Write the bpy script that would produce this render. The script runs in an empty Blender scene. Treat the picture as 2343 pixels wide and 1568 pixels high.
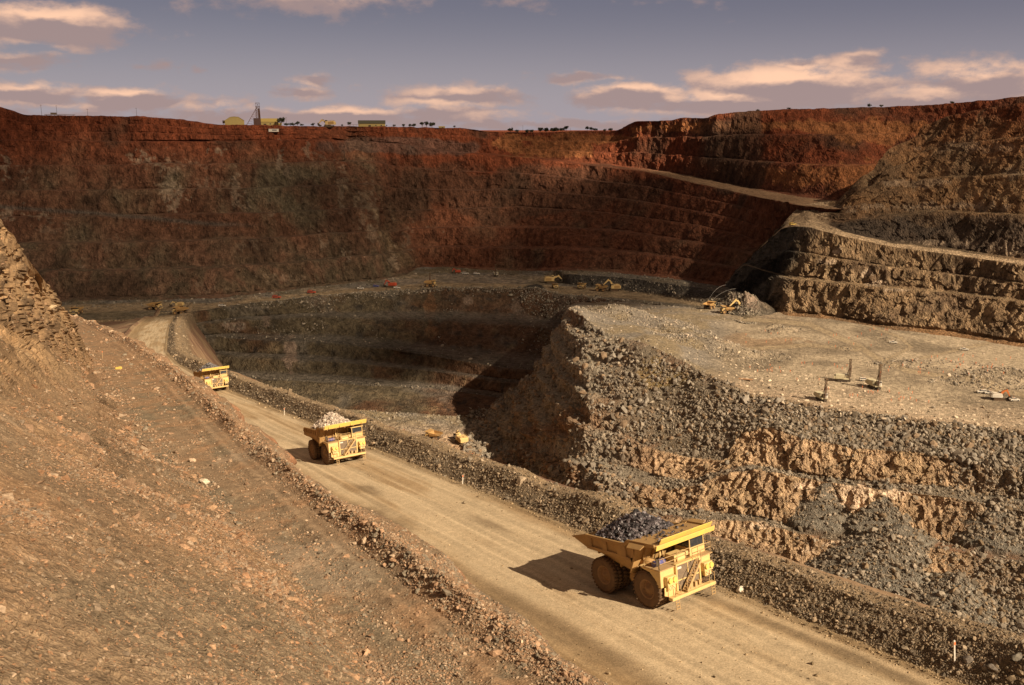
import bpy, math, random
import numpy as np
from mathutils import Vector, Matrix
random.seed(7)
RNG = np.random.default_rng(11)
SC = bpy.context.scene
COL = SC.collection
R = math.radians

# ------------------------------------------------------------------ camera
# measured on the photograph: 33 mm lens, horizon well above the middle
FPX, CU, CV = 2150.0, 1171.5, 784.0          # focal length and centre of a 2343 px wide print of the photo
TH = math.atan((784 - 297) / 2150.0)         # camera looks down by this
CT, ST_ = math.cos(TH), math.sin(TH)
cam_d = bpy.data.cameras.new('camera'); cam = bpy.data.objects.new('camera', cam_d); COL.objects.link(cam)
cam_d.sensor_width = 36.0; cam_d.lens = 36.0 * FPX / 2343.0
cam_d.clip_start = 0.5; cam_d.clip_end = 30000
cam.location = (0, 0, 0); cam.rotation_euler = (math.pi / 2 - TH, 0, 0)
SC.camera = cam

# ------------------------------------------------------------------ sun, sky, exposure
SUN_EL = R(36); SUN_AZ = math.atan2(0.755, -0.656)       # clockwise from +Y
SUN = Vector((math.sin(SUN_AZ) * math.cos(SUN_EL), math.cos(SUN_AZ) * math.cos(SUN_EL), math.sin(SUN_EL)))
sd = bpy.data.lights.new('sun', 'SUN'); sd.energy = 5.0; sd.angle = R(0.5); sd.color = (1.0, 0.81, 0.58)
so = bpy.data.objects.new('sun', sd); COL.objects.link(so)
so.rotation_euler = SUN.to_track_quat('Z', 'Y').to_euler(); so.location = (200, -200, 300)
SC.view_settings.view_transform = 'Standard'; SC.view_settings.look = 'None'
SC.view_settings.exposure = 0.55; SC.view_settings.gamma = 1.0
SC.view_settings.use_curve_mapping = False

def azel(u, v):
    x = (u - CU) / FPX; y = -(v - CV) / FPX
    d = Vector((x, CT + y * ST_, -ST_ + y * CT)).normalized()
    return math.atan2(d.x, d.y), math.asin(d.z)

def build_world():
    w = bpy.data.worlds.new("World"); SC.world = w; w.use_nodes = True
    nt = w.node_tree; nt.nodes.clear(); N = nt.nodes; L = nt.links
    def node(t, **k):
        n = N.new(t)
        for a, b in k.items(): setattr(n, a, b)
        return n
    def mth(op, a, b=None, c=None, clamp=False):
        n = node('ShaderNodeMath', operation=op, use_clamp=clamp)
        for i, q in enumerate((a, b, c)):
            if q is None: continue
            if isinstance(q, (int, float)): n.inputs[i].default_value = q
            else: L.new(q, n.inputs[i])
        return n.outputs[0]
    def mixc(f, a, b, t='MIX'):
        n = node('ShaderNodeMix', data_type='RGBA', blend_type=t)
        if isinstance(f, (int, float)): n.inputs[0].default_value = f
        else: L.new(f, n.inputs[0])
        for i, q in ((6, a), (7, b)):
            if isinstance(q, tuple): n.inputs[i].default_value = (*q, 1)
            else: L.new(q, n.inputs[i])
        return n.outputs[2]
    def mr(x, a, b, c=0.0, d=1.0, s='SMOOTHSTEP'):
        n = node('ShaderNodeMapRange', interpolation_type=s)
        L.new(x, n.inputs[0])
        for i, q in enumerate((a, b, c, d)): n.inputs[i + 1].default_value = q
        return n.outputs[0]
    out = node('ShaderNodeOutputWorld'); bg = node('ShaderNodeBackground'); L.new(bg.outputs[0], out.inputs[0])
    bg.inputs[1].default_value = 0.10
    sky = node('ShaderNodeTexSky', sky_type='NISHITA', sun_disc=False, sun_elevation=SUN_EL, sun_rotation=SUN_AZ,
               altitude=350, air_density=1.0, dust_density=1.6, ozone_density=1.2)
    tc = node('ShaderNodeTexCoord'); sep = node('ShaderNodeSeparateXYZ'); L.new(tc.outputs['Generated'], sep.inputs[0])
    az = mth('ARCTAN2', sep.outputs[0], sep.outputs[1]); el = mth('ARCSINE', sep.outputs[2])
    comb = node('ShaderNodeCombineXYZ'); L.new(az, comb.inputs[0]); L.new(el, comb.inputs[1])
    def noise(sx, sy, scale, det, off=0.0, rough=0.55):
        m = node('ShaderNodeMapping'); L.new(comb.outputs[0], m.inputs[0])
        m.inputs['Scale'].default_value = (sx, sy, 1); m.inputs['Location'].default_value = (off, off * .37, off)
        n = node('ShaderNodeTexNoise'); n.inputs['Scale'].default_value = scale; n.inputs['Detail'].default_value = det
        n.inputs['Roughness'].default_value = rough; L.new(m.outputs[0], n.inputs['Vector']); return n.outputs[0]
    # slate coloured evening sky: paler towards the horizon
    g = mr(el, 0.0, 0.14, s='SMOOTHSTEP')
    tint = mixc(g, SKY_HOR, SKY_TOP)
    base = mixc(SKY_MIX, sky.outputs[0], tint)
    # cumulus: (u, v, half width, half height, strength)
    C = [(110, 58, 165, 42, 1.2), (60, 140, 125, 24, .7), (700, 8, 260, 42, .7), (370, 150, 60, 18, .65), (455, 158, 30, 12, .6),
         (70, 218, 125, 30, .95), (300, 232, 125, 30, 1.05), (480, 240, 110, 30, .6), (715, 180, 60, 20, .75), (690, 212, 80, 24, .7),
         (800, 268, 220, 28, 1.0), (1050, 222, 210, 36, .85), (1000, 262, 260, 26, .75), (1330, 178, 140, 16, .75),
         (1450, 222, 190, 36, 1.05), (1800, 200, 260, 50, 1.2), (1640, 240, 330, 30, .9), (1830, 150, 100, 26, .85),
         (1970, 145, 80, 26, .8), (2240, 190, 190, 55, 1.0), (2150, 235, 220, 30, .8), (560, 268, 230, 20, .8), (1180, 8, 120, 22, .45),
         (1300, 285, 400, 16, .8), (150, 262, 300, 18, .6), (1560, 6, 160, 14, .4)]
    cw = noise(3, 10, 6, 4, 3.0)
    warp = node('ShaderNodeVectorMath', operation='MULTIPLY_ADD')
    nz = node('ShaderNodeTexNoise'); nz.inputs['Scale'].default_value = 26; nz.inputs['Detail'].default_value = 4
    mm = node('ShaderNodeMapping'); mm.inputs['Scale'].default_value = (1, 2.2, 1); L.new(comb.outputs[0], mm.inputs[0]); L.new(mm.outputs[0], nz.inputs['Vector'])
    L.new(nz.outputs['Color'], warp.inputs[0]); warp.inputs[1].default_value = (.05, .018, 0)
    sub = node('ShaderNodeVectorMath', operation='SUBTRACT'); L.new(comb.outputs[0], sub.inputs[0]); sub.inputs[1].default_value = (.025, .009, 0)
    L.new(sub.outputs[0], warp.inputs[2]); wv = warp.outputs[0]
    def masks(dv):
        acc = None
        for (u, v, hw, hh, s) in C:
            a, e = azel(u, v)
            s1 = node('ShaderNodeVectorMath', operation='SUBTRACT'); L.new(wv, s1.inputs[0]); s1.inputs[1].default_value = (a, e + dv, 0)
            s2 = node('ShaderNodeVectorMath', operation='MULTIPLY'); L.new(s1.outputs[0], s2.inputs[0]); s2.inputs[1].default_value = (FPX / hw, FPX / hh, 0)
            s3 = node('ShaderNodeVectorMath', operation='LENGTH'); L.new(s2.outputs[0], s3.inputs[0])
            m = mr(s3.outputs['Value'], 0.0, 1.42, s * 1.16, 0.0, 'LINEAR')
            acc = m if acc is None else mth('MAXIMUM', acc, m)
        return acc
    M0 = masks(0.0); M1 = masks(0.010)
    fb = noise(1, 1.9, 26, 9, 0.0, .6)
    f2 = noise(1, 2.2, 9, 5, 5.0, .55)
    fbm_ = mth('ADD', mth('MULTIPLY', mth('SUBTRACT', fb, .5), 1.5), mth('MULTIPLY', mth('SUBTRACT', f2, .5), .5))
    dens = mr(mth('ADD', M0, fbm_), .24, .74)
    # sunlit part sits towards the top left of each puff: denser cloud below the point means a lit top
    lit = mr(mth('ADD', mth('SUBTRACT', M1, M0), mth('MULTIPLY', fbm_, .55)), -.22, .30)
    lit2 = mth('MULTIPLY', lit, mr(M0, .25, .95, .15, 1.0))
    # wisps all over and loose broken cloud higher up, outside the frame
    hi = mr(el, .13, .5)
    hin = mth('MULTIPLY', mr(noise(2.2, 3, 2.0, 7, 9.0), .5, .7), hi)
    cc = mixc(lit2, CLOUD_DARK, CLOUD_LIT)
    s1 = mixc(mth('MULTIPLY', dens, .88), base, cc)
    s2 = mixc(mth('MULTIPLY', mr(el, .13, .30), .9), s1, SKY_HIGH)
    hs = mr(el, -.02, 0.0)
    s3 = mixc(hs, (1.0, .7, .5), s2)
    L.new(s3, bg.inputs[0])
# radiance before the 0.10 background strength
SKY_TOP = (.98, .89, 1.20); SKY_HOR = (2.55, 2.2, 2.45); SKY_MIX = 0.93
SKY_HIGH = (1.35, .98, .72); CLOUD_LIT = (7.8, 4.7, 3.05); CLOUD_DARK = (2.6, 1.85, 1.75)
build_world()

# ------------------------------------------------------------------ numeric helpers
def hsh(i, j, k, s):
    h = (i * 374761393 + j * 668265263 + k * 2147483647 + s * 1274126177) & 0xFFFFFFFF
    h = ((h ^ (h >> 13)) * 1274126177) & 0xFFFFFFFF
    h = ((h ^ (h >> 16)) * 2246822519) & 0xFFFFFFFF
    return ((h ^ (h >> 15)) & 0xFFFFFF) / float(0xFFFFFF)
def vn(x, y, z, s=0):
    xi = np.floor(x).astype(np.int64); yi = np.floor(y).astype(np.int64); zi = np.floor(z).astype(np.int64)
    fx = x - xi; fy = y - yi; fz = z - zi
    fx = fx * fx * (3 - 2 * fx); fy = fy * fy * (3 - 2 * fy); fz = fz * fz * (3 - 2 * fz)
    def c(a, b, d): return hsh(xi + a, yi + b, zi + d, s)
    x00 = c(0, 0, 0) * (1 - fx) + c(1, 0, 0) * fx; x10 = c(0, 1, 0) * (1 - fx) + c(1, 1, 0) * fx
    x01 = c(0, 0, 1) * (1 - fx) + c(1, 0, 1) * fx; x11 = c(0, 1, 1) * (1 - fx) + c(1, 1, 1) * fx
    a = x00 * (1 - fy) + x10 * fy; b = x01 * (1 - fy) + x11 * fy
    return (a * (1 - fz) + b * fz) * 2 - 1
def fbm(P, sc, o=4, s=0, st=(1, 1, 1), g=.5):
    a = 1.0; t = 0; r = 0; f = 1.0 / sc
    for k in range(o):
        r = r + a * vn(P[..., 0] * f * st[0] + 17.3 * k, P[..., 1] * f * st[1] + 3.1 * k, P[..., 2] * f * st[2] - 9.7 * k, s + k)
        t += a; a *= g; f *= 2.03
    return r / t
def ridg(P, sc, o=4, s=0, st=(1, 1, 1)):
    a = 1.0; t = 0; r = 0; f = 1.0 / sc
    for k in range(o):
        r = r + a * (1 - 2 * np.abs(vn(P[..., 0] * f * st[0] + 7.3 * k, P[..., 1] * f * st[1] - 3.1 * k, P[..., 2] * f * st[2] + 5.7 * k, s + k)))
        t += a; a *= .5; f *= 2.1
    return r / t
def cells(P, sc, s=0, st=(1, 1, 1), warp=.5):
    """blocky fractured rock: a random step per (warped) cell"""
    w = warp
    wx = vn(P[..., 0] / sc, P[..., 1] / sc, P[..., 2] / sc, s + 50) * w; wy = vn(P[..., 0] / sc, P[..., 1] / sc, P[..., 2] / sc, s + 51) * w
    x = P[..., 0] / sc * st[0] + wx; y = P[..., 1] / sc * st[1] + wy; z = P[..., 2] / sc * st[2] + wx * .7 - wy * .5
    xi = np.floor(x).astype(np.int64); yi = np.floor(y).astype(np.int64); zi = np.floor(z).astype(np.int64)
    return hsh(xi, yi, zi, s) * 2 - 1
def smooth(a, b, x):
    t = np.clip((x - a) / (b - a), 0, 1); return t * t * (3 - 2 * t)
def ray(u, v):
    x = (u - CU) / FPX; y = -(v - CV) / FPX
    return np.stack([x, CT + y * ST_, -ST_ + y * CT], -1)
def D(u, v, d):
    u, v, d = np.broadcast_arrays(*[np.asarray(q, float) for q in (u, v, d)])
    return ray(u, v) * d[..., None]
def Zp(u, v, z):
    r = ray(np.asarray(u, float), np.asarray(v, float)); return r * (np.asarray(z) / r[..., 2])[..., None]
def proj(P):
    dep = P[..., 1] * CT - P[..., 2] * ST_; up = P[..., 1] * ST_ + P[..., 2] * CT
    return CU + FPX * P[..., 0] / dep, CV - FPX * up / dep, dep
def XY(s, t): return -.5 * s + .866 * t, .866 * s + .5 * t
def mixa(a, b, f):
    return np.asarray(a) * (1 - f[..., None]) + np.asarray(b) * f[..., None]

# ------------------------------------------------------------------ object helpers
def tag(o, label=None, cat=None, group=None, kind=None):
    if label: o['label'] = label
    if cat: o['category'] = cat
    if group: o['group'] = group
    if kind: o['kind'] = kind
    return o
def empty(name, loc=(0, 0, 0), rz=0.0, rx=0.0):
    o = bpy.data.objects.new(name, None); COL.objects.link(o); o.location = loc; o.rotation_euler = (rx, 0, rz)
    o.empty_display_size = .5
    return o
def npmesh(name, V, F, mat, cols=None, smooth_=False, parent=None, mats=None):
    """V (n,3), F (m,k) ints"""
    V = np.ascontiguousarray(V, np.float32).reshape(-1, 3); F = np.ascontiguousarray(F, np.int32)
    m, k = F.shape
    me = bpy.data.meshes.new(name)
    me.vertices.add(len(V)); me.vertices.foreach_set('co', V.ravel())
    me.loops.add(m * k); me.loops.foreach_set('vertex_index', F.ravel())
    me.polygons.add(m); me.polygons.foreach_set('loop_start', np.arange(m, dtype=np.int32) * k)
    me.polygons.foreach_set('loop_total', np.full(m, k, np.int32))
    if smooth_: me.polygons.foreach_set('use_smooth', np.ones(m, bool))
    me.update(calc_edges=True)
    if not smooth_: me.shade_flat()
    if cols is not None:
        a = me.color_attributes.new('Col', 'FLOAT_COLOR', 'POINT')
        c = np.ones((len(V), 4), np.float32); c[:, :3] = np.asarray(cols).reshape(-1, 3)
        a.data.foreach_set('color', c.ravel())
    me.materials.append(mat)
    o = bpy.data.objects.new(name, me); COL.objects.link(o); o.parent = parent
    return o
def gridfaces(nr, nc):
    i = np.arange(nr - 1)[:, None]; j = np.arange(nc - 1)[None, :]
    a = i * nc + j
    return np.stack([a, a + nc, a + nc + 1, a + 1], -1).reshape(-1, 4)
def gnorm(P):
    du = np.gradient(P, axis=1); dv = np.gradient(P, axis=0)
    n = np.cross(dv, du); n /= np.linalg.norm(n, axis=-1, keepdims=True) + 1e-9
    # towards the viewer side or upwards
    s = np.sign(n[..., 2] + 1e-6 - 0.2 * n[..., 1]); return n * s[..., None]
def blur(A, k):
    for _ in range(k):
        B = A.copy(); B[1:-1] = (A[:-2] + 2 * A[1:-1] + A[2:]) / 4; A = B.copy()
        B[:, 1:-1] = (A[:, :-2] + 2 * A[:, 1:-1] + A[:, 2:]) / 4; A = B
    return A
class Sheet:
    """rails: list of lists of (u, v, d); seg: list of dicts(rows=, nb=benches)"""
    def __init__(s, rails, segs, u0, u1, du):
        U = np.arange(u0, u1 + du, du); s.U = U
        RP = []
        for r in rails:
            r = np.array(r, float)
            vv = np.interp(U, r[:, 0], r[:, 1]); dd = np.interp(U, r[:, 0], r[:, 2])
            k = 9; ker = np.hanning(k + 2)[1:-1]; ker /= ker.sum()
            if r.shape[1] == 3:
                vp = np.pad(dd, k // 2, mode='edge'); dd = np.convolve(vp, ker, 'valid')
                vp = np.pad(vv, k // 2, mode='edge'); vv = np.convolve(vp, ker[:], 'valid')
            RP.append(D(U, vv, dd))
        rows = []; seg = []; tt = []; fc = []
        for i, sg in enumerate(segs):
            n = sg['rows']; A = RP[i]; B = RP[i + 1]
            last = (i == len(segs) - 1)
            w = np.linspace(0, 1, n + (1 if last else 0), endpoint=last)
            if sg.get('nb'):
                nb = sg['nb']; ff = sg.get('ff', .74); hf = sg.get('hf', .38)
                W = w[:, None] * np.ones_like(U)[None]
                env = np.clip(np.minimum(W, 1 - W) * 8, 0, 1)
                W = W + env * sg.get('warp', .03) * vn(U[None] / 160. + 0 * W, W * 1.5, 0 * W + i, 5 + i)
                W = np.clip(W, 0, 1 - 1e-6)
                x = W * nb; k = np.floor(x); f = x - k
                isf = f < ff
                zz = np.where(isf, f / ff, 1.0); hh = np.where(isf, hf * f / ff, hf + (1 - hf) * (f - ff) / (1 - ff))
                zz = (k + zz) / nb; hh = (k + hh) / nb
                P = np.empty((len(w), len(U), 3))
                P[..., :2] = A[None, :, :2] + (B - A)[None, :, :2] * hh[..., None]
                P[..., 2] = A[None, :, 2] + (B - A)[None, :, 2] * zz
                fc.append(np.where(isf, 1.0, 0.0))
            else:
                P = A[None] + (B - A)[None] * w[:, None, None]
                fc.append(np.full(P.shape[:2], float(sg.get('face', 0))))
            rows.append(P); seg.append(np.full(P.shape[:2], i)); tt.append(w[:, None] * np.ones((1, len(U))))
        s.P = np.concatenate(rows); s.seg = np.concatenate(seg); s.t = np.concatenate(tt); s.face = np.concatenate(fc)
        s.u, s.v, s.d = proj(s.P); s.N = gnorm(s.P)
        s.Ns = blur(s.N, 6); s.Ns /= np.linalg.norm(s.Ns, axis=-1, keepdims=True) + 1e-9
        s.faceb = blur(s.face[..., None], 3)[..., 0]
    def build(s, name, mat, cols, smooth_=False):
        nr, nc = s.P.shape[:2]; s.C = cols
        s.N2 = gnorm(s.P)
        return npmesh(name, s.P, gridfaces(nr, nc), mat, cols, smooth_)

def blob(u, v, U0, V0, ru, rv, P, n=.5, s=0, sc=None):
    """soft irregular patch around photo position (U0, V0)"""
    d = np.sqrt(((u - U0) / ru) ** 2 + ((v - V0) / rv) ** 2)
    w = fbm(P, sc or 8.0, 4, s) * n * 2
    return smooth(1.15, .85, d + w)

# ------------------------------------------------------------------ materials
def mat_new(name):
    m = bpy.data.materials.new(name); m.use_nodes = True
    nt = m.node_tree; b = nt.nodes['Principled BSDF']; return m, nt, b
def mat_ground(name, sc, bump=.6, dist=.3, lo=.62, hi=1.3, st=(1, 1, 1), fine=6.0):
    """albedo from the rock-type attribute, broken up by two noises, and a bump"""
    m, nt, b = mat_new(name); N = nt.nodes; L = nt.links
    at = N.new('ShaderNodeAttribute'); at.attribute_name = 'Col'
    tc = N.new('ShaderNodeTexCoord'); mp = N.new('ShaderNodeMapping'); mp.inputs['Scale'].default_value = st
    L.new(tc.outputs['Object'], mp.inputs[0])
    n1 = N.new('ShaderNodeTexNoise'); n1.inputs['Scale'].default_value = sc; n1.inputs['Detail'].default_value = 9; n1.inputs['Roughness'].default_value = .68
    L.new(mp.outputs[0], n1.inputs['Vector'])
    n2 = N.new('ShaderNodeTexVoronoi'); n2.inputs['Scale'].default_value = sc * fine; L.new(mp.outputs[0], n2.inputs['Vector'])
    mr = N.new('ShaderNodeMapRange'); L.new(n1.outputs[0], mr.inputs[0])
    for i, q in enumerate((.3, .7, lo, hi)): mr.inputs[i + 1].default_value = q
    sp = N.new('ShaderNodeSeparateColor'); L.new(n2.outputs['Color'], sp.inputs[0])
    mr2 = N.new('ShaderNodeMapRange'); L.new(sp.outputs[0], mr2.inputs[0])
    for i, q in enumerate((0, 1, .8, 1.22)): mr2.inputs[i + 1].default_value = q
    mu = N.new('ShaderNodeMath'); mu.operation = 'MULTIPLY'; L.new(mr.outputs[0], mu.inputs[0]); L.new(mr2.outputs[0], mu.inputs[1])
    vm = N.new('ShaderNodeVectorMath'); vm.operation = 'SCALE'; L.new(at.outputs['Color'], vm.inputs[0]); L.new(mu.outputs[0], vm.inputs['Scale'])
    L.new(vm.outputs[0], b.inputs['Base Color'])
    b.inputs['Roughness'].default_value = .95; b.inputs['Specular IOR Level'].default_value = .15
    ad = N.new('ShaderNodeMath'); ad.operation = 'MULTIPLY_ADD'; L.new(n2.outputs['Distance'], ad.inputs[0]); ad.inputs[1].default_value = .35; L.new(n1.outputs[0], ad.inputs[2])
    bp = N.new('ShaderNodeBump'); bp.inputs['Strength'].default_value = bump; bp.inputs['Distance'].default_value = dist
    L.new(ad.outputs[0], bp.inputs['Height']); L.new(bp.outputs[0], b.inputs['Normal'])
    return m
M_FAR = mat_ground('far_rock', .22, 1.0, 3.5, .42, 1.6, (1, 1, .5), 4)
M_MID = mat_ground('mid_rock', .45, 1.0, 1.2, .5, 1.45, (1, 1, .7), 5)
M_FLAT = mat_ground('bench_floor', .25, .5, .35, .7, 1.25)
M_NEAR = mat_ground('scree_rock', 1.6, .9, .18, .6, 1.35, (1, 1, 1), 5)
M_ROAD = mat_ground('road_dirt', 1.2, .35, .06, .86, 1.12, (1, 1, 1), 9)
M_STONE = mat_ground('loose_stone', 2.0, .5, .06, .7, 1.3)
M_OLDROAD = mat_ground('track_dirt', 1.1, .8, .12, .7, 1.25, (1, 1, 1), 7)

# ------------------------------------------------------------------ rock palettes (linear albedo)
RED = np.array([.27, .076, .034]); ORANGE = np.array([.46, .19, .075]); BROWN = np.array([.26, .135, .075])
DKBROWN = np.array([.12, .07, .045]); OLIVE = np.array([.150, .118, .075]); GREY = np.array([.20, .175, .145])
DKGREY = np.array([.075, .066, .058]); TAN = np.array([.42, .30, .175]); PALE = np.array([.62, .47, .33]); PINK = np.array([.5, .37, .28])
ROADC = np.array([.49, .385, .25])

# ------------------------------------------------------------------ A: far walls, far bench, inner pit far wall and floor
def rail_push(rail, U, back, dz):
    r = np.array(rail, float); P = D(U, np.interp(U, r[:, 0], r[:, 1]), np.interp(U, r[:, 0], r[:, 2]))
    h = P[:, :2] / np.linalg.norm(P[:, :2], axis=1, keepdims=True)
    P[:, :2] += h * back; P[:, 2] += dz; return P
def zr(lst):
    """rail given by u, v, z -> u, v, d"""
    o = []
    for (u, v, z) in lst:
        p = ray(float(u), float(v)); o.append((u, v, z / p[2]))
    return o
class Rail3(list): pass
def prj_rail(U, P):
    u, v, d = proj(P); return [(U[i], v[i], d[i]) for i in range(len(U))]
SKY = [(-250, 236, 960), (0, 245, 990), (28, 254, 992), (60, 263, 994), (200, 265, 1000), (330, 268, 1010), (420, 276, 1020), (500, 287, 1030), (560, 287, 1040), (700, 290, 1080),
       (850, 290, 1140), (960, 292, 1190), (1050, 294, 1205), (1092, 297, 1210), (1106, 301, 1220), (1250, 303, 1240), (1400, 300, 1230), (1418, 296, 1220),
       (1452, 277, 1180), (1540, 276, 1150), (1556, 270, 1145), (1622, 271, 1110), (1640, 263, 1100), (1805, 251, 1075), (2024, 244, 1050), (2170, 237, 1010),
       (2279, 229, 970), (2343, 221, 950), (2600, 200, 880)]
A2 = [(-250, 318, 955), (0, 322, 965), (400, 326, 1000), (700, 322, 1045), (755, 322, 1056), (795, 323, 1128), (841, 324, 1142), (950, 336, 1152), (1021, 348, 1165), (1190, 360, 1168), (1347, 378, 1150),
      (1482, 395, 1095), (1555, 412, 1040), (1695, 443, 960), (1755, 456, 880), (1800, 464, 815), (1830, 472, 785), (1900, 480, 770), (2600, 480, 800)]
A1 = [(-250, 316, 963), (0, 320, 973), (400, 324, 1010), (700, 320, 1057), (755, 320, 1070), (795, 321, 1128), (841, 322, 1145), (950, 333, 1168), (1021, 345, 1185), (1190, 357, 1190), (1347, 373, 1180),
      (1482, 387, 1150), (1555, 399, 1120), (1695, 428, 1030), (1830, 451, 905), (1925, 463, 850), (2600, 463, 860)]
AM = [(-250, 500, 900), (0, 500, 905), (600, 490, 950), (800, 480, 985), (862, 478, 1002), (890, 485, 1108), (1000, 480, 1112), (1190, 475, 1110), (1400, 490, 1060), (1600, 520, 960),
      (1700, 540, 905), (1750, 560, 880), (2600, 560, 860)]
A3 = zr([(-250, 702, -149), (100, 694, -149), (300, 690, -149), (500, 684, -149), (700, 660, -149), (870, 642, -149), (925, 632, -149), (955, 613, -149), (1010, 611, -149),
         (1100, 617, -149), (1200, 620, -148), (1289, 621, -140), (1400, 626, -139), (1550, 640, -138), (1650, 655, -137), (1760, 672, -131), (2600, 672, -131)])
A3b = zr([(-250, 714, -150), (300, 706, -150), (500, 697, -150), (870, 655, -150), (1000, 632, -150), (1200, 636, -149), (1280, 640, -149), (1293, 627, -140), (1439, 637, -139.5),
          (1533, 650, -138), (1614, 662, -136), (1700, 690, -131), (2600, 700, -131)])
A3c = zr([(-250, 716, -150), (300, 708, -150), (500, 699, -150), (870, 657, -150), (1000, 634, -150), (1200, 640, -150), (1280, 644, -150), (1300, 652, -150), (1423, 666, -150),
          (1520, 679, -148), (1600, 694, -141), (1700, 722, -133), (2600, 722, -133)])
A4 = zr([(-250, 740, -150), (0, 740, -150), (300, 732, -150), (430, 717, -150), (560, 697, -150), (800, 675, -150), (1000, 664, -150), (1150, 664, -150), (1220, 668, -150),
         (1300, 681, -150), (1400, 690, -149), (1500, 702, -145), (1600, 720, -139), (1700, 745, -134), (2600, 745, -134)])
A5 = zr([(-250, 795, -166), (399, 790, -168), (461, 775, -168), (512, 771, -169), (611, 777, -171), (743, 780, -173), (900, 795, -177), (1000, 812, -179), (1150, 838, -182), (1300, 850, -182), (2600, 850, -160)])
A5b = zr([(-250, 798, -166), (399, 793, -168), (461, 779, -168.5), (512, 775, -169.5), (611, 782, -171.5), (743, 785, -173.5), (900, 800, -177.5), (1000, 817, -179.5), (1150, 843, -182.5), (1300, 855, -182.5), (2600, 855, -160)])
A6 = zr([(-250, 860, -186), (400, 855, -187), (500, 857, -188), (600, 866, -189), (743, 872, -190), (900, 880, -193), (1000, 884, -195), (1090, 900, -197), (1300, 930, -198), (2600, 950, -180)])
A6b = zr([(-250, 864, -186.5), (400, 859, -187.5), (500, 862, -188.5), (600, 871, -189.5), (743, 877, -190.5), (900, 885, -193.5), (1000, 889, -195.5), (1090, 905, -197.5), (1300, 935, -198.5), (2600, 955, -180)])
A7 = zr([(-250, 905, -198), (400, 905, -198), (500, 912, -199), (650, 925, -200), (743, 935, -200), (850, 942, -201), (950, 948, -201), (1050, 956, -202), (1100, 966, -202), (1300, 985, -202), (2600, 990, -202)])
A8 = zr([(-250, 1350, -203), (1300, 1350, -205), (2600, 1350, -205)])
A9 = zr([(-250, 2500, -204), (2600, 2500, -206)])
UA = np.arange(-250, 2600 + 3.2, 3.2)
RB1 = prj_rail(UA, rail_push(SKY, UA, 120, -1.5)); RB2 = prj_rail(UA, rail_push(SKY, UA, 900, -14))
SA = Sheet([RB2, RB1, SKY, A1, A2, AM, A3, A3b, A3c, A4, A5, A5b, A6, A6b, A7, A8, A9],
           [dict(rows=4), dict(rows=8), dict(rows=64, nb=3, ff=.7, hf=.5), dict(rows=14), dict(rows=92, nb=3, ff=.8, hf=.5, warp=.11), dict(rows=84, nb=3, ff=.8, hf=.48, warp=.1), dict(rows=14), dict(rows=8, face=1),
            dict(rows=22), dict(rows=56, face=1, nb=2, ff=.8, hf=.45, warp=.12), dict(rows=4), dict(rows=48, face=1, nb=2, ff=.7, hf=.4, warp=.15), dict(rows=4), dict(rows=30, face=1), dict(rows=80), dict(rows=10)], -250, 2600, 3.2)
def shape_A(S):
    P = S.P; u, v, seg, fb = S.u, S.v, S.seg, S.faceb
    wallish = np.isin(seg, (2, 4, 5, 9, 11, 13)).astype(float)
    wallish = blur(wallish[..., None], 4)[..., 0]
    n1 = fbm(P, 90, 3, 1, (1, 1, .5)) * 9 * wallish
    n2 = (ridg(P, 22, 4, 3, (1, 1, .38)) * 4.4 + fbm(P, 8, 3, 9, (1, 1, .28)) * 3.0) * wallish
    n3 = cells(P, 7.0, 4, (1, 1, .4), .9) * .7 + fbm(P, 3.4, 2, 10, (1, 1, .3)) * 1.5 * wallish * fb
    flutes = fbm(P, 5.0, 2, 21, (1, 1, .12)) * 1.2 * wallish * fb
    H = S.Ns.copy(); H[..., 2] *= .3
    P = P + H * (n1 + n2 + n3 + flutes)[..., None]
    floor_ = (1 - wallish)
    P[..., 2] += floor_ * (fbm(P, 14, 4, 7) * .7)
    rim = (seg <= 1)
    P[..., 2] += np.where(rim, fbm(P, 40, 3, 8) * .8, 0)
    # rubble windrow along the near edge of the far bench and a dark heap on it
    e = np.exp(-((S.seg == 8) * (1 - S.t) + (S.seg == 9) * S.t * 3 + (~np.isin(S.seg, (8, 9))) * 9) ** 2 / .02)
    P[..., 2] += e * (1.4 + 2.2 * fbm(P, 8, 3, 31)) * smooth(500, 800, u)
    for (hu, hv, hz, rr, hh) in HEAPS_A:
        c = Zp(hu, hv, hz); dd = np.hypot(P[..., 0] - c[0], P[..., 1] - c[1]) / rr
        P[..., 2] += np.clip(1 - dd, 0, 1) ** 1.1 * hh * (1 + .3 * fbm(P, 4, 2, 3))
    S.P = P
HEAPS_A = [(1222, 672, -150, 15, 7), (1710, 708, -132, 22, 14), (1672, 690, -132, 20, 10)]
shape_A(SA)
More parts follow.
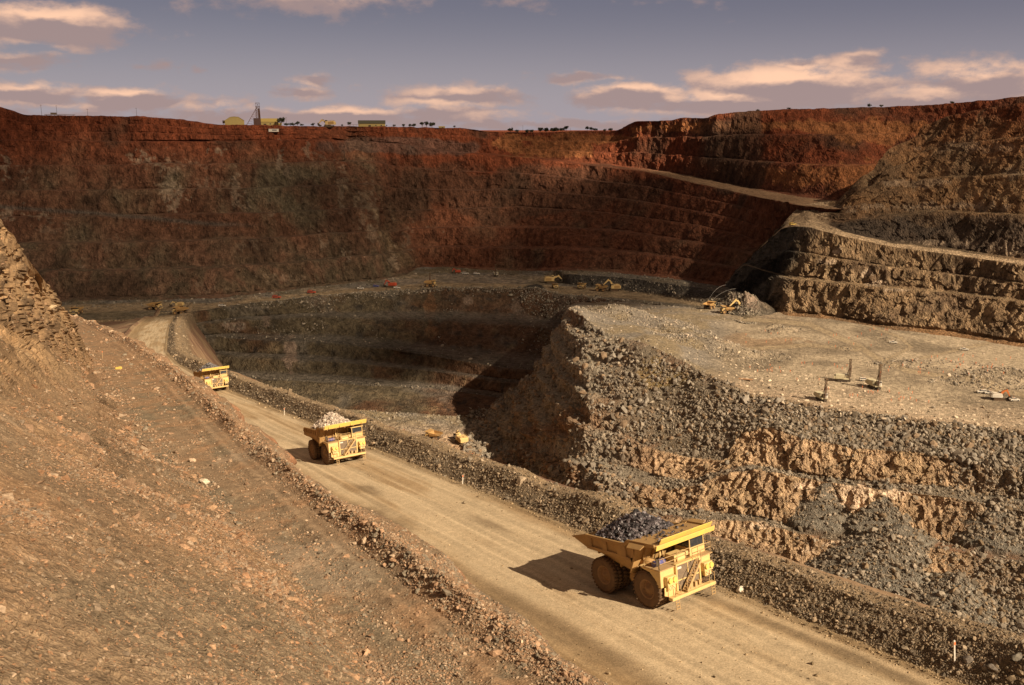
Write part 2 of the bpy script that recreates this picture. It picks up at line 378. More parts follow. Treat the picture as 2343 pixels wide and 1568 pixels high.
def color_A(S):
    P = S.P; u, v, seg, fb = S.u, S.v, S.seg, S.faceb
    a = fbm(P, 120, 4, 40, (1, 1, 1.6)); b = fbm(P, 35, 5, 41, (1, 1, .7)); c = fbm(P, 10, 4, 42, (1, 1, .5))
    vv = v + a * 45 + b * 22
    # weathered red cap over fresher brown and olive-grey rock
    base = mixa(RED * .9, RED * .60 + DKBROWN * .3, smooth(330, 430, vv))
    deep = mixa(DKBROWN * 1.15, OLIVE * 1.0, smooth(-.3, .5, b + .5 * c))
    redz = np.array([.20, .078, .042])
    lw = smooth(960, 900, u + b * 30 - (v - 560) * .25)          # left wall: fresher grey-olive rock
    base = mixa(base, mixa(redz, deep, np.clip(smooth(-.2, .6, b + a * .6) * .55 + lw * .5, 0, 1)), smooth(370, 520, vv + lw * 90))
    base = mixa(base, mixa(OLIVE * .95, DKBROWN * 1.5, smooth(-.2, .3, c)), lw * smooth(500, 620, v + b * 30) * .7)
    eg = np.interp(v, [380, 460, 540, 610], [790, 850, 905, 955]); base = mixa(base, TAN * .55, np.exp(-((u - eg + 26 + b * 14) / 24) ** 2) * smooth(390, 450, v) * smooth(620, 600, v) * .75 * smooth(-.5, .3, c))  # paler band paints the lit edge where the wall turns the corner
    base = mixa(base, DKBROWN * .75, smooth(.10, .45, fbm(P, 60, 4, 47, (1, 1, .8))) * .75)
    # olive mullock on the top benches, sunlit patches of the upper wall painted in as orange
    om = blob(u, v, 900, 335, 170, 22, P, .35, 60, 30) * .8; base = mixa(base, GREY * .55 + .02, om * .6)
    for (U0, V0, ru, rv) in ((1260, 345, 90, 18), (1330, 320, 140, 12), (1180, 330, 40, 26), (1980, 305, 130, 26), (2080, 295, 90, 18), (1900, 400, 160, 26), (1760, 290, 260, 12)):
        base = mixa(base, ORANGE * .85, blob(u, v, U0, V0, ru, rv, P, .6, int(U0), 16) * .8 * (seg <= 3))
    base = mixa(base, DKBROWN * .9, blob(u, v, 1690, 350, 70, 95, P, .35, 61, 25) * .8)
    base = mixa(base, DKBROWN * .8, blob(u, v, 1250, 440, 330, 60, P, .5, 62, 40) * .6)
    # berms carry paler fallen dirt
    berm = np.clip(1 - fb, 0, 1) * np.isin(seg, (2, 4, 5))
    base = mixa(base, base * 1.25 + .012, berm * .5)
    # wash-down streaks below the berms
    stv = smooth(.15, .6, fbm(P, 9, 3, 70, (1, 1, .10))); base = mixa(base, base * 1.5 + np.array([.02, .012, .006]), stv * .35 * fb)
    stv = smooth(.15, .6, fbm(P, 7, 3, 71, (1, 1, .12))); base = mixa(base, base * .42, stv * .7 * fb)
    # quartz veins
    qn = ridg(P, 7, 4, 80, (1, 1, .8))
    for (U0, V0, ru, rv, s) in ((400, 445, 28, 32, 1), (322, 360, 26, 12, .8), (335, 375, 24, 10, .6), (490, 350, 24, 8, .8), (400, 378, 60, 10, .3), (640, 360, 8, 28, 1), (540, 440, 14, 34, .7), (655, 395, 8, 18, .8), (385, 400, 20, 34, .6),
                                (470, 425, 60, 12, .35), (700, 350, 8, 20, .7), (15, 372, 16, 30, 1), (60, 400, 10, 20, .5), (780, 430, 12, 60, .5), (730, 370, 30, 14, .4), (560, 470, 20, 14, .6), (620, 490, 14, 8, .6),
                                (90, 495, 22, 8, 1), (22, 492, 22, 14, .8), (245, 610, 18, 8, 1), (185, 600, 12, 12, .5), (735, 560, 10, 26, .6), (790, 585, 16, 14, .9), (455, 655, 14, 20, .3), (800, 660, 20, 8, .6),
                                (850, 540, 16, 40, .5), (900, 600, 14, 30, .7), (835, 470, 24, 50, .45), (930, 545, 10, 30, .4), (250, 560, 40, 14, .2), (120, 520, 30, 20, .3), (560, 560, 30, 14, .3), (640, 640, 60, 10, .35), (480, 660, 30, 12, .3)):
        m = blob(u, v, U0, V0, ru * .75, rv * .75, P, 1.2, int(U0 + V0), 5) * smooth(.26, .36, qn + .08 * s)
        base = mixa(base, PALE * .62, m * min(1, s + .1) * .6)
    # scattered small flecks
    fl = smooth(.50, .72, fbm(P, 5, 3, 81)) * smooth(.1, .5, fbm(P, 60, 2, 82) + .25 * lw); base = mixa(base, PALE * .5, fl * .55 * (v < 720))
    # terraces road crossing the left wall
    rd = np.exp(-((v - np.interp(u, [-250, 0, 230, 480, 700], [470, 474, 490, 513, 520])) / 5.) ** 2) * smooth(620, 480, u)
    base = mixa(base, GREY * .7, rd * .7)
    # haul ledge
    base = mixa(base, np.array([.42, .27, .16]), (seg == 3) * smooth(1420, 1560, u) * .9)
    # far bench: rolled dirt road and pale drilled ground
    fl = np.isin(seg, (6, 7, 8)).astype(float)
    grd = mixa(GREY * 1.15, OLIVE * 1.5, smooth(-.3, .4, b))
    grd = mixa(grd, PALE * .78, blob(u, v, 1075, 640, 170, 12, P, .5, 90, 12) * .62 * smooth(-.5, .2, fbm(P, 3, 3, 93, (1, 3, 1))))
    grd = mixa(grd, PALE * .7, blob(u, v, 620, 683, 100, 6, P, .5, 91, 9) * .6 + blob(u, v, 790, 665, 90, 6, P, .5, 94, 9) * .45)
    rv = np.interp(u, [-250, 170, 350, 480, 600, 800, 1000, 1200, 1420, 1600, 1700], [716, 708, 700, 704, 692, 672, 656, 660, 672, 690, 708])
    road = smooth(12, 8, np.abs(v - rv + b * 2)) * fl; grd = mixa(grd, np.array([.42, .31, .19]), road * .9)
    base = mixa(base, grd, fl)
    base = mixa(base, DKGREY * .8, (seg == 7) * smooth(1285, 1300, u) * .8 * (1 - .4 * smooth(.1, .5, c)))
    base = mixa(base, DKGREY, blob(u, v, 1222, 662, 24, 12, P, .2, 92, 9))
    base = mixa(base, PINK * .8, blob(u, v, 1712, 700, 45, 20, P, .25, 95, 6) * smooth(-.4, .4, c) * .85)
    # inner pit far wall
    inn = np.isin(seg, (9, 10, 11, 12, 13)).astype(float)
    iw = mixa(OLIVE * .85, BROWN * .5, smooth(-.1, .35, b + .45 * smooth(850, 1050, u) - .15))
    iw = mixa(iw, np.array([.165, .095, .058]), smooth(930, 1100, u) * .7)
    iw = mixa(iw, ORANGE * .6, blob(u, v, 985, 720, 14, 50, P, .5, 96, 12) * .35)
    iw = mixa(iw, GREY * .9, smooth(.1, .5, fbm(P, 25, 4, 97)) * .6)
    iw = mixa(iw, DKGREY * .7, stv * .75); iw = mixa(iw, TAN * .55, smooth(.25, .55, fbm(P, 14, 4, 104, (1, 1, .4))) * .6); iw = mixa(iw, GREY * 1.1, (1 - fb) * np.isin(seg, (9, 11)) * .6)
    iw = mixa(iw, PINK * .62, blob(u, v, 665, 815, 14, 34, P, .5, 98, 6) * .9 + blob(u, v, 545, 745, 28, 12, P, .6, 99, 7) * .8 + blob(u, v, 610, 738, 10, 10, P, .6, 99, 7) * .7 + blob(u, v, 1070, 690, 10, 12, P, .5, 100, 7) * .6 + blob(u, v, 1180, 700, 14, 16, P, .6, 101, 6) * .6)
    iw = mixa(iw, TAN * .9, smooth(470, 400, u + b * 20) * .75)
    base = mixa(base, iw, inn)
    base = mixa(base, GREY * .75, np.isin(seg, (10, 12)) * .7)
    # pit floor: grey dust, orange clay towards the ramp
    pf = (seg >= 14).astype(float)
    pc = mixa(GREY * 1.5, OLIVE * 2.0, smooth(-.3, .4, b)); pc = mixa(pc * 1.2, np.array([.60, .43, .28]), smooth(950, 1010, v + a * 20 + b * 12))
    pc = mixa(pc, np.array([.62, .36, .18]), smooth(1005, 1065, v + b * 14) * .85)
    pc = mixa(pc, PINK * .9, blob(u, v, 890, 1000, 60, 14, P, .5, 102, 10) * .5); pc = mixa(pc, PALE * .8, smooth(.35, .6, fbm(P, 7, 3, 103, (1, 3, 1))) * .4)
    base = mixa(base, pc, pf)
    # rim and plain
    base = mixa(base, RED * .55 + .01, (seg <= 1) * .8)
    base *= (.76 + .28 * c)[..., None]
    return np.clip(base, .01, .9)
SA.build('pit_walls_far', M_FAR, color_A(SA))['kind'] = 'structure'

# ------------------------------------------------------------------ B: right-hand shoulder with the haul road winding round it
B0 = [(1660, 646, 856), (1690, 632, 838), (1745, 560, 795), (1790, 514, 765), (1830, 471, 805), (1865, 465, 810), (1922, 461, 805), (1972, 404, 800), (2000, 388, 806), (2027, 342, 815), (2086, 317, 822), (2111, 288, 825),
      (2170, 266, 810), (2279, 245, 780), (2343, 235, 760), (2600, 210, 720)]
B2 = [(1660, 646, 854), (1690, 632, 837), (1745, 561, 792), (1790, 520, 760), (1830, 492, 785), (1850, 486, 775), (1868, 500, 762), (1880, 510, 750), (1929, 530, 722), (2042, 556, 708), (2200, 578, 680), (2343, 600, 640), (2600, 640, 605)]
B3 = [(1660, 648, 852), (1690, 633, 835), (1745, 562, 790), (1790, 522, 755), (1816, 519, 738), (1860, 529, 722), (1929, 546, 705), (2042, 571, 690), (2200, 592, 662), (2343, 614, 622), (2600, 660, 590)]
B4 = [(1660, 652, 848), (1702, 603, 800), (1808, 636, 714), (1929, 648, 685), (2024, 658, 666), (2200, 672, 643), (2343, 689, 607), (2600, 720, 565)]
B4b = [(1660, 653, 846), (1702, 606, 794), (1808, 639, 705), (1929, 651, 677), (2024, 661, 659), (2200, 675, 636), (2343, 692, 601), (2600, 723, 560)]
B5 = [(1660, 662, 838), (1700, 672, 790), (1750, 694, 735), (1798, 714, 690), (1900, 722, 675), (2024, 744, 641), (2170, 758, 621), (2343, 785, 587), (2600, 828, 545)]
UB = np.arange(1660, 2600 + 2.6, 2.6)
SB = Sheet([prj_rail(UB, rail_push(B0, UB, 90, -30)), B0, B2, B3, B4, B4b, B5, prj_rail(UB, rail_push(B5, UB, -14, -1.5))],
           [dict(rows=10), dict(rows=120, nb=4, ff=.86, hf=.62, warp=.07), dict(rows=10), dict(rows=50, face=1, nb=2, ff=.85, hf=.55, warp=.12), dict(rows=4), dict(rows=44, face=1), dict(rows=5)], 1660, 2600, 2.6)
def shape_B(S):
    P = S.P; seg, fb = S.seg, S.faceb; u, v = S.u, S.v
    w = blur(np.isin(seg, (1, 3, 5)).astype(float)[..., None], 3)[..., 0]
    w *= np.clip((S.d * 0 + 1) * np.clip((u - 1655) / 60, 0.15, 1), 0, 1)
    low = smooth(560, 640, v)
    n = fbm(P, 70, 3, 11, (1, 1, .6)) * 5 + ridg(P, 16, 4, 13, (1, 1, .45)) * 2.6 + fbm(P, 5, 3, 14, (1, 1, .3)) * 1.6
    n += cells(P, 6, 15, (1, 1, .7), .9) * 1.6 * fb
    n += low * (ridg(P, 7, 3, 16, (1, 1, .12)) * 3.0)
    H = S.Ns.copy(); H[..., 2] *= .3
    P = P + H * (n * w)[..., None]
    P[..., 2] += (1 - w) * fbm(P, 8, 3, 17) * .5
    # guard windrow along the outer edge of the haul road
    e = np.exp(-(((seg == 2) * (1 - S.t) + (seg == 3) * S.t * 4 + (~np.isin(seg, (2, 3))) * 9)) ** 2 / .03) * smooth(1800, 1860, u); P[..., 2] += e * 1.8
    S.P = P
shape_B(SB)
def color_B(S):
    P = S.P; seg, fb, u, v = S.seg, S.faceb, S.u, S.v
    a = fbm(P, 90, 4, 140); b = fbm(P, 26, 4, 141, (1, 1, .8)); c = fbm(P, 7, 4, 142, (1, 1, .4))
    base = mixa(np.array([.36, .16, .07]), np.array([.33, .19, .095]), smooth(290, 410, v + a * 30 + b * 20))
    base = mixa(base, RED * .8, smooth(290, 262, v + b * 14) * .8)
    base = mixa(base, np.array([.19, .125, .075]), smooth(-.1, .4, b + .25 * smooth(2150, 1980, u)) * .7)
    base = mixa(base, DKGREY * 1.1, smooth(470, 520, v + b * 20) * (seg <= 1) * .5)
    dk = blob(u, v, 2120, 545, 320, 40, P, .5, 143, 20); base = mixa(base, DKGREY * .9, dk * .55 * (seg <= 1))
    low = np.isin(seg, (3, 4, 5)).astype(float)
    lc = mixa(np.array([.30, .20, .115]), np.array([.18, .12, .075]), smooth(-.2, .4, b)); lc = mixa(lc, TAN * 1.0, smooth(0, .5, c) * .45)
    nose = smooth(1850, 1770, u - (620 - v) * .45 + b * 14); lc = mixa(lc, GREY * .55, nose)
    # inclined dark beds on the nose
    q = (u * .62 + v * .9) / 30.0 + b * .5; lc = mixa(lc, DKGREY * .35, nose * smooth(-.1, .25, np.sin(q * 2.2) + .5 * a) * .97)
    base = mixa(base, lc, low)
    stv = smooth(.1, .6, fbm(P, 6, 3, 144, (1, 1, .10))); base = mixa(base, base * .42, stv * .75 * fb * low); base = mixa(base, base * .55, stv * .4 * fb * (1 - low))
    st2 = smooth(.15, .6, fbm(P, 5, 3, 145, (1, 1, .12))); base = mixa(base, TAN * .95, st2 * .45 * fb * (1 - dk) * (1 - nose * .8))
    base = mixa(base, TAN * .85, np.clip(1 - fb, 0, 1) * (seg == 1) * smooth(1960, 2100, u) * .4)
    base = mixa(base, TAN * .8, (seg == 4) * .6)
    for (U0, V0, ru, rv, s) in ((1918, 575, 10, 8, 1), (1895, 600, 18, 6, .7), (1990, 625, 18, 8, 1), (2010, 650, 24, 5, .8), (2050, 665, 26, 5, .7), (2300, 570, 30, 12, .4), (2330, 400, 26, 10, .4), (2200, 555, 90, 6, .4), (2090, 420, 60, 8, .4), (2140, 475, 190, 9, .45), (2250, 340, 100, 10, .3)):
        base = mixa(base, PALE * .8, blob(u, v, U0, V0, ru, rv, P, .8, int(U0), 5) * s)
    rd = np.maximum((seg == 2) * 1.0, (seg == 1) * smooth(1905, 1885, u) * smooth(1795, 1815, u)); base = mixa(base, np.array([.60, .44, .28]), rd * .92)
    base *= (.72 + .25 * c + .12 * smooth(600, 700, v))[..., None]
    return np.clip(base, .01, .9)
SB.build('rock_shoulder', M_FAR, color_B(SB))['kind'] = 'structure'

# ------------------------------------------------------------------ C: drilled plateau, mound and the stepped faces below it
C0 = [(1060, 1040, 650), (1150, 935, 740), (1230, 885, 770), (1270, 800, 815), (1292, 700, 842), (1400, 690, 828), (1500, 698, 790), (1600, 706, 730), (1700, 700, 740), (1798, 700, 720), (1900, 708, 705), (2024, 728, 670), (2170, 742, 650), (2343, 768, 615), (2600, 808, 575)]
CM = [(1060, 1024, 634), (1110, 975, 680), (1150, 920, 705), (1230, 866, 680), (1270, 786, 668), (1300, 704, 700), (1350, 710, 700), (1400, 718, 680), (1480, 737, 660), (1600, 755, 635), (1700, 770, 615), (1900, 800, 570), (2343, 870, 500), (2600, 900, 480)]
C1 = [(1060, 1012, 622), (1090, 985, 647), (1110, 960, 663), (1150, 905, 690), (1230, 850, 655), (1270, 770, 642), (1300, 706, 628), (1320, 712, 612), (1340, 727, 600), (1360, 747, 590), (1400, 770, 572), (1440, 779, 558), (1480, 790, 543), (1560, 825, 524), (1600, 850, 510), (1650, 870, 498),
      (1720, 905, 484), (1900, 935, 459), (2100, 962, 438), (2343, 990, 418), (2600, 1018, 400)]
C2 = [(1060, 1030, 610), (1110, 1005, 632), (1150, 958, 648), (1230, 925, 605), (1300, 915, 560), (1350, 935, 530), (1417, 983, 507), (1470, 1022, 492), (1575, 1048, 476), (1655, 1056, 462), (1690, 992, 466), (1764, 978, 458), (1827, 1001, 444), (1959, 1027, 432), (2100, 1035, 421), (2300, 1075, 402), (2600, 1120, 380)]
C3 = [(1060, 1045, 600), (1110, 1035, 606), (1150, 1010, 627), (1228, 1005, 583), (1317, 1010, 518), (1380, 1054, 494), (1438, 1066, 486), (1512, 1092, 473), (1585, 1101, 463), (1640, 1080, 457), (1722, 1064, 449), (1827, 1082, 438), (1906, 1096, 430), (2000, 1105, 422), (2143, 1112, 413), (2343, 1142, 396), (2600, 1175, 374)]
C4 = [(1060, 1055, 596), (1110, 1046, 600), (1150, 1030, 616), (1228, 1035, 572), (1317, 1055, 508), (1380, 1082, 485), (1438, 1100, 476), (1512, 1122, 465), (1596, 1114, 456), (1640, 1092, 452), (1722, 1074, 443), (1827, 1092, 432), (1906, 1106, 424), (2000, 1120, 414), (2143, 1132, 404), (2343, 1168, 386), (2600, 1200, 366)]
C5 = [(1060, 1072, 588), (1110, 1062, 592), (1150, 1060, 600), (1228, 1090, 550), (1317, 1120, 494), (1380, 1145, 473), (1438, 1162, 465), (1512, 1168, 455), (1617, 1174, 443), (1722, 1182, 434), (1827, 1208, 421), (1906, 1222, 414), (2037, 1230, 404), (2143, 1240, 395), (2343, 1268, 376), (2600, 1300, 356)]
C6 = [(1060, 1080, 582), (1110, 1070, 586), (1228, 1105, 543), (1317, 1138, 487), (1438, 1180, 455), (1512, 1190, 446), (1617, 1192, 435), (1722, 1194, 427), (1827, 1220, 413), (1906, 1236, 405), (2037, 1248, 394), (2143, 1262, 384), (2343, 1290, 366), (2600, 1330, 347)]
C7 = [(1060, 1110, 551), (1110, 1090, 564), (1228, 1180, 503), (1317, 1235, 462), (1438, 1275, 440), (1600, 1300, 426), (1722, 1305, 412), (1827, 1318, 399), (1906, 1326, 391), (2064, 1320, 380), (2143, 1335, 371), (2343, 1375, 354), (2600, 1410, 335)]
C8 = [(1060, 1500, 373), (1600, 1560, 360), (2100, 1600, 328), (2600, 1630, 312)]
C9 = [(1060, 2500, 225), (2600, 2500, 205)]
def pull(r, k): return [(u, v, d * (1 - k * float(np.clip((1620 - u) / 260, 0, 1)) * (u > 1399))) for (u, v, d) in r]
SCH = Sheet([C0, CM, C1, C2, C3, C4, C5, C6, C7, C8, C9],
            [dict(rows=34), dict(rows=62), dict(rows=66, face=.5), dict(rows=40, face=1), dict(rows=12), dict(rows=62, face=1), dict(rows=10), dict(rows=62, face=1), dict(rows=110), dict(rows=14)], 1060, 2600, 2.2)
def heap(P, c, rr, hh, pw=1.0, st=1.0, ang=0.0, n=.25, s=5):
    x = P[..., 0] - c[0]; y = P[..., 1] - c[1]; ca, sa = math.cos(ang), math.sin(ang)
    X = (x * ca + y * sa) / st; Y = -x * sa + y * ca
    dd = np.sqrt(X * X + Y * Y) / rr; dd = dd * (1 + n * fbm(P, rr * .8, 3, s))
    return np.clip(1 - dd, 0, 1) ** pw * hh
HEAPS_C = [((1640, 795), 15, 6.0, 2.4, -.5), ((1560, 762), 13, 4, 2.6, -.9), ((1690, 818), 9, 3.0, 1.6, -.4), ((1795, 752), 7, 3, 1.8, .1), ((1770, 742), 4, 2.5, 1.4, .2), ((2330, 868), 16, 5, 2.2, 0.1), ((2260, 862), 9, 3.2, 2, .2),
           ((2120, 832), 9, 1.6, 3.4, -.1), ((1928, 798), 4, 2.0, 1.5, .1), ((2032, 775), 4, 1.6, 1.8, 0), ((1470, 735), 22, 5, 2.0, -.9), ((1400, 720), 22, 4, 1.8, -.9)]
def shape_C(S):
    P = S.P; seg, t, u, v = S.seg, S.t, S.u, S.v
    # 0,1 plateau  2 rubble slope  3 face  4 ledge  5 face  6 ledge  7 face  8,9 floor
    fa = blur(np.isin(seg, (3, 5, 7)).astype(float)[..., None], 5)[..., 0]
    ru = blur((seg == 2).astype(float)[..., None], 5)[..., 0] + .25 * blur(np.isin(seg, (4, 6)).astype(float)[..., None], 3)[..., 0]
    pl = blur((seg <= 1).astype(float)[..., None], 2)[..., 0]; fl = blur((seg >= 8).astype(float)[..., None], 4)[..., 0]
    left = smooth(1480, 1330, u)
    n = fbm(P, 60, 3, 201) * 4.5 * np.clip(fa + ru + np.isin(seg, (4, 6)), 0, 1) + (fbm(P, 22, 3, 216, (1, 1, .5)) * 2.0 + ridg(P, 14, 4, 202, (1, 1, .6)) * .8) * fa
    n += (cells(P, 8.0, 203, (1, 1, .5), .7) * 1.5 + cells(P, 2.6, 204, (1, 1, .12), .6) * 1.0 + cells(P, 1.6, 217, (1, 1, .6), .8) * .45) * fa
    n += ridg(P, 3.4, 2, 205, (1, 1, .08)) * 1.3 * fa * smooth(-.4, .2, fbm(P, 30, 2, 206))
    n += (fbm(P, 20, 4, 207) * 2.4 + fbm(P, 3, 3, 208) * .5) * ru
    zl = P[..., 2] / 13.0 + P[..., 0] * .012 + .7 * fbm(P, 50, 2, 218); sw = zl - np.floor(zl); n += left * np.clip(fa + ru, 0, 1) * (np.where(sw < .3, sw / .3, (1 - sw) / .7) - .5) * -4.5
    n += (ridg(P, 30, 4, 209, (1, 1, .8)) * 4.5 + cells(P, 9, 211, (1, 1, 1), 1.0) * 1.2) * left * np.clip(fa + ru, 0, 1)
    H = S.Ns.copy(); H[..., 2] *= .5
    P = P + H * n[..., None]
    mound = smooth(1720, 1560, u + (v - 760) * .2) * smooth(1290, 1330, u)
    P[..., 2] += pl * (fbm(P, 12, 4, 210) * (.16 + 1.1 * mound) + .10 * fbm(P, 2.5, 2, 212))
    P[..., 2] += pl * mound * (2.0 + 2.0 * fbm(P, 45, 3, 213)) * np.clip(t * 3 + (seg == 1), 0, 1) * np.clip((1 - t) * 6 + (seg == 0) * 9, 0, 1)
    P[..., 2] += fl * (fbm(P, 30, 4, 214) * 3.5 + fbm(P, 5, 3, 215) * .6)
    for ((hu, hv), rr, hh, st, an) in HEAPS_C:
        c = Zp(hu, hv, -130); P[..., 2] += heap(P, c, rr, hh, .8, st, an, .35, int(hu)) * (seg <= 1)
    # tipped cone of grey spoil spilling off the second ledge, smaller lobes beside it
    for (hu, hv, hd, sl, up) in ((2062, 1218, 394, .52, 4), (2190, 1330, 366, .5, 3), (2290, 1150, 394, .68, 2), (1900, 1095, 427, .8, 1), (2030, 1105, 415, .8, 1)):
        a = D(hu, hv, hd); dd = np.hypot(P[..., 0] - a[0], P[..., 1] - a[1]); cz = a[2] + up - sl * dd * (1 + .12 * fbm(P, 14, 3, int(hu)))
        k = np.clip((cz - P[..., 2]) / 1.0, 0, None); k = np.where(dd < (62 if hu == 2062 else 22), k, k * 0); S.cone = np.maximum(getattr(S, 'cone', 0), smooth(.0, .8, k)); P[..., 2] += k
    S.P = P
shape_C(SCH)
def color_C(S):
    P = S.P; seg, t, u, v = S.seg, S.t, S.u, S.v
    a = fbm(P, 60, 4, 240); b = fbm(P, 18, 4, 241); c = fbm(P, 5, 4, 242); f = fbm(P, 1.8, 3, 243)
    pl = mixa(np.array([.46, .37, .26]), np.array([.25, .20, .14]), smooth(-.25, .3, a + .6 * b + .3 * fbm(P, 9, 4, 251, (1, 2.2, 1))))
    # pale drilled dust in front, row pattern of blast holes
    pl = mixa(pl, PALE * .92, smooth(845, 905, v - (u - 1700) * .115 + b * 26) * .85 * smooth(-.45, .25, fbm(P, 3.5, 3, 244, (1, 3, 1))))
    pl = mixa(pl, PALE * .9, smooth(1880, 1700, u) * smooth(735, 720, v + b * 10 - (u - 1700) * .05) * .55)
    X, Y = P[..., 0], P[..., 1]
    hx = (X * .94 + Y * .34) / 4.6; hy = (-X * .34 + Y * .94) / 6.4
    dot = np.hypot(hx - np.round(hx) + .25 * b, (hy - np.round(hy)) * 1.4 + .2 * c); dm = smooth(.30, .14, dot) * smooth(2440, 2280, u + 0 * v) * smooth(890, 930, v - (u - 1700) * .07 + 20 * b)
    pl = mixa(pl, np.array([.66, .53, .37]), dm * .8); dot2 = np.hypot(hx - np.round(hx) - .3 + .25 * b, (hy - np.round(hy)) * 1.4 + .2 * c); pl = mixa(pl, GREY * .7, smooth(.22, .1, dot2) * .5 * smooth(890, 930, v - (u - 1700) * .07))
    pl = mixa(pl, np.array([.30, .17, .08]), blob(u, v, 1740, 785, 90, 16, P, .6, 246, 10) * .4)
    # wheel tracks over the plateau
    for pts, w in ((((1700, 730), (1850, 742), (1960, 790), (2010, 822), (2080, 850), (2200, 868), (2343, 905), (2600, 930)), 8), (((2075, 828), (2150, 810), (2240, 790), (2343, 770)), 5), (((1940, 728), (2060, 772), (2085, 795), (2030, 822)), 4), (((1700, 800), (1850, 790), (1960, 800)), 7)):
        pp = np.array(pts, float); dd = np.full(u.shape, 1e9)
        for i in range(len(pp) - 1):
            A, B = pp[i], pp[i + 1]; AB = B - A; q = np.clip(((u - A[0]) * AB[0] + (v - A[1]) * AB[1]) / (AB @ AB), 0, 1)
            dd = np.minimum(dd, np.hypot((u - A[0] - q * AB[0]) * .6, (v - A[1] - q * AB[1]) * 1.4))
        pl = mixa(pl, np.array([.40, .31, .20]), smooth(w * 1.2, w * .5, dd + c * 2) * .85); pl = mixa(pl, np.array([.17, .13, .09]), smooth(w * .45, w * .1, np.abs(dd - w * 1.15) + c) * .45)
    mound = smooth(1720, 1600, u + (v - 760) * .3 + b * 20); pl = mixa(pl, mixa(GREY * 1.25, OLIVE * 1.9, smooth(-.2, .3, b)), mound * .9)
    pl = mixa(pl, PALE * .6, smooth(.42, .6, f) * mound * .5)
    rub = mixa(np.array([.235, .195, .145]), np.array([.17, .135, .095]), smooth(-.3, .3, c)); rub = mixa(rub, BROWN * 1.0, smooth(.05, .5, b) * .5)
    rub = mixa(rub, np.array([.26, .18, .07]), blob(u, v, 1520, 860, 50, 34, P, .6, 247, 8) * .75)
    rub = mixa(rub, PALE * .7, smooth(.45, .62, f) * .5)
    face = mixa(np.array([.45, .315, .195]), np.array([.30, .205, .125]), smooth(-.2, .4, b + .3 * c)); face = mixa(face, TAN * .95, smooth(.1, .5, fbm(P, 12, 4, 248)) * .5)
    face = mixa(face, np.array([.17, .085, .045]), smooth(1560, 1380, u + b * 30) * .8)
    face = mixa(face, DKBROWN * .9, smooth(.15, .6, fbm(P, 5, 3, 249, (1, 1, .15))) * .5)
    st = smooth(.1, .5, fbm(P, 2.6, 2, 250, (1, 1, .08))); face = mixa(face, face * 1.5, st * .5)
    for (U0, V0, ru, rv, s) in ((1842, 1112, 17, 10, 1), (1895, 1132, 18, 12, 1), (1950, 1118, 30, 9, 1), (2020, 1130, 50, 9, 1), (1950, 1150, 26, 16, .9), (1745, 1205, 30, 6, .8), (1780, 1280, 16, 10, .7), (1910, 1245, 30, 8, .7), (1720, 1200, 14, 8, .6), (2040, 1262, 24, 8, .7),
                                (1420, 1105, 9, 9, 1), (1700, 1075, 8, 3, .8), (1740, 1015, 9, 4, .6), (1850, 1260, 18, 6, .5), (2235, 1190, 14, 6, .4), (2050, 985, 14, 5, .3)):
        face = mixa(face, PALE * 1.0, blob(u, v, U0, V0, ru, rv, P, .7, int(U0 + V0), 3.0) * s)
    led = mixa(rub, BROWN * 1.1, smooth(.1, .4, b) * .6)
    grey = mixa(np.array([.21, .19, .155]), np.array([.155, .14, .115]), smooth(-.2, .3, c))
    base = pl * (seg <= 1)[..., None] + rub * (seg == 2)[..., None] + face * np.isin(seg, (3, 5, 7))[..., None] + led * np.isin(seg, (4, 6))[..., None] + grey * (seg >= 8)[..., None]
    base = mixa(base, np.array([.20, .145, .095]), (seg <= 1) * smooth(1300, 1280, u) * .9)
    base = mixa(base, mixa(np.array([.55, .40, .26]), np.array([.52, .32, .17]), smooth(-.2, .3, b)), (seg >= 7) * smooth(1330, 1200, u + b * 20) * (1 - S.cone) * .9)
    base = mixa(base, grey, S.cone * .95)
    for (U0, V0, ru, rv, s) in ((1842, 1114, 18, 10, 1), (1900, 1136, 18, 13, 1), (1955, 1122, 32, 10, 1), (2022, 1134, 52, 10, 1), (1950, 1154, 28, 15, 1), (1745, 1203, 30, 6, .8), (1780, 1282, 16, 10, .8), (1910, 1247, 30, 8, .8), (2040, 1264, 24, 8, .8), (1420, 1105, 9, 9, .9)):
        base = mixa(base, PALE * 1.12, smooth(1.1, .95, np.hypot((u - U0) / ru, (v - V0) / rv) + .55 * cells(P, 5.0, int(U0), (1, 1, 1), .9) + .25 * fbm(P, 4, 3, 9)) * s * (seg >= 2))
    # right-hand end: the faces are buried in grey spoil
    base = mixa(base, grey * 1.05, smooth(2120, 2330, u + b * 60 + (1150 - v) * .1) * ((seg >= 2) & (seg <= 7)) * smooth(.5, .0, b) * .6)
    edge = np.exp(-((seg == 1) * (1 - t) + (seg == 2) * t + (~np.isin(seg, (1, 2))) * 9) ** 2 / .004); base = mixa(base, np.array([.30, .20, .12]), edge * .5 * smooth(1600, 1700, u))
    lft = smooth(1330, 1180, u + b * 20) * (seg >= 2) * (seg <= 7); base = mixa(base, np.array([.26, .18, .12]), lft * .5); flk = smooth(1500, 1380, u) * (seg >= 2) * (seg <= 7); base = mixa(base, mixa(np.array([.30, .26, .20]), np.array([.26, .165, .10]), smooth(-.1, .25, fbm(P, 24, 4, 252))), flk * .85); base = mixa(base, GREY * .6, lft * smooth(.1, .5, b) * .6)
    base *= (1 + .22 * f)[..., None]
    return np.clip(base, .01, .9)
SCH.build('plateau_and_pit_faces', M_MID, color_C(SCH))['kind'] = 'structure'

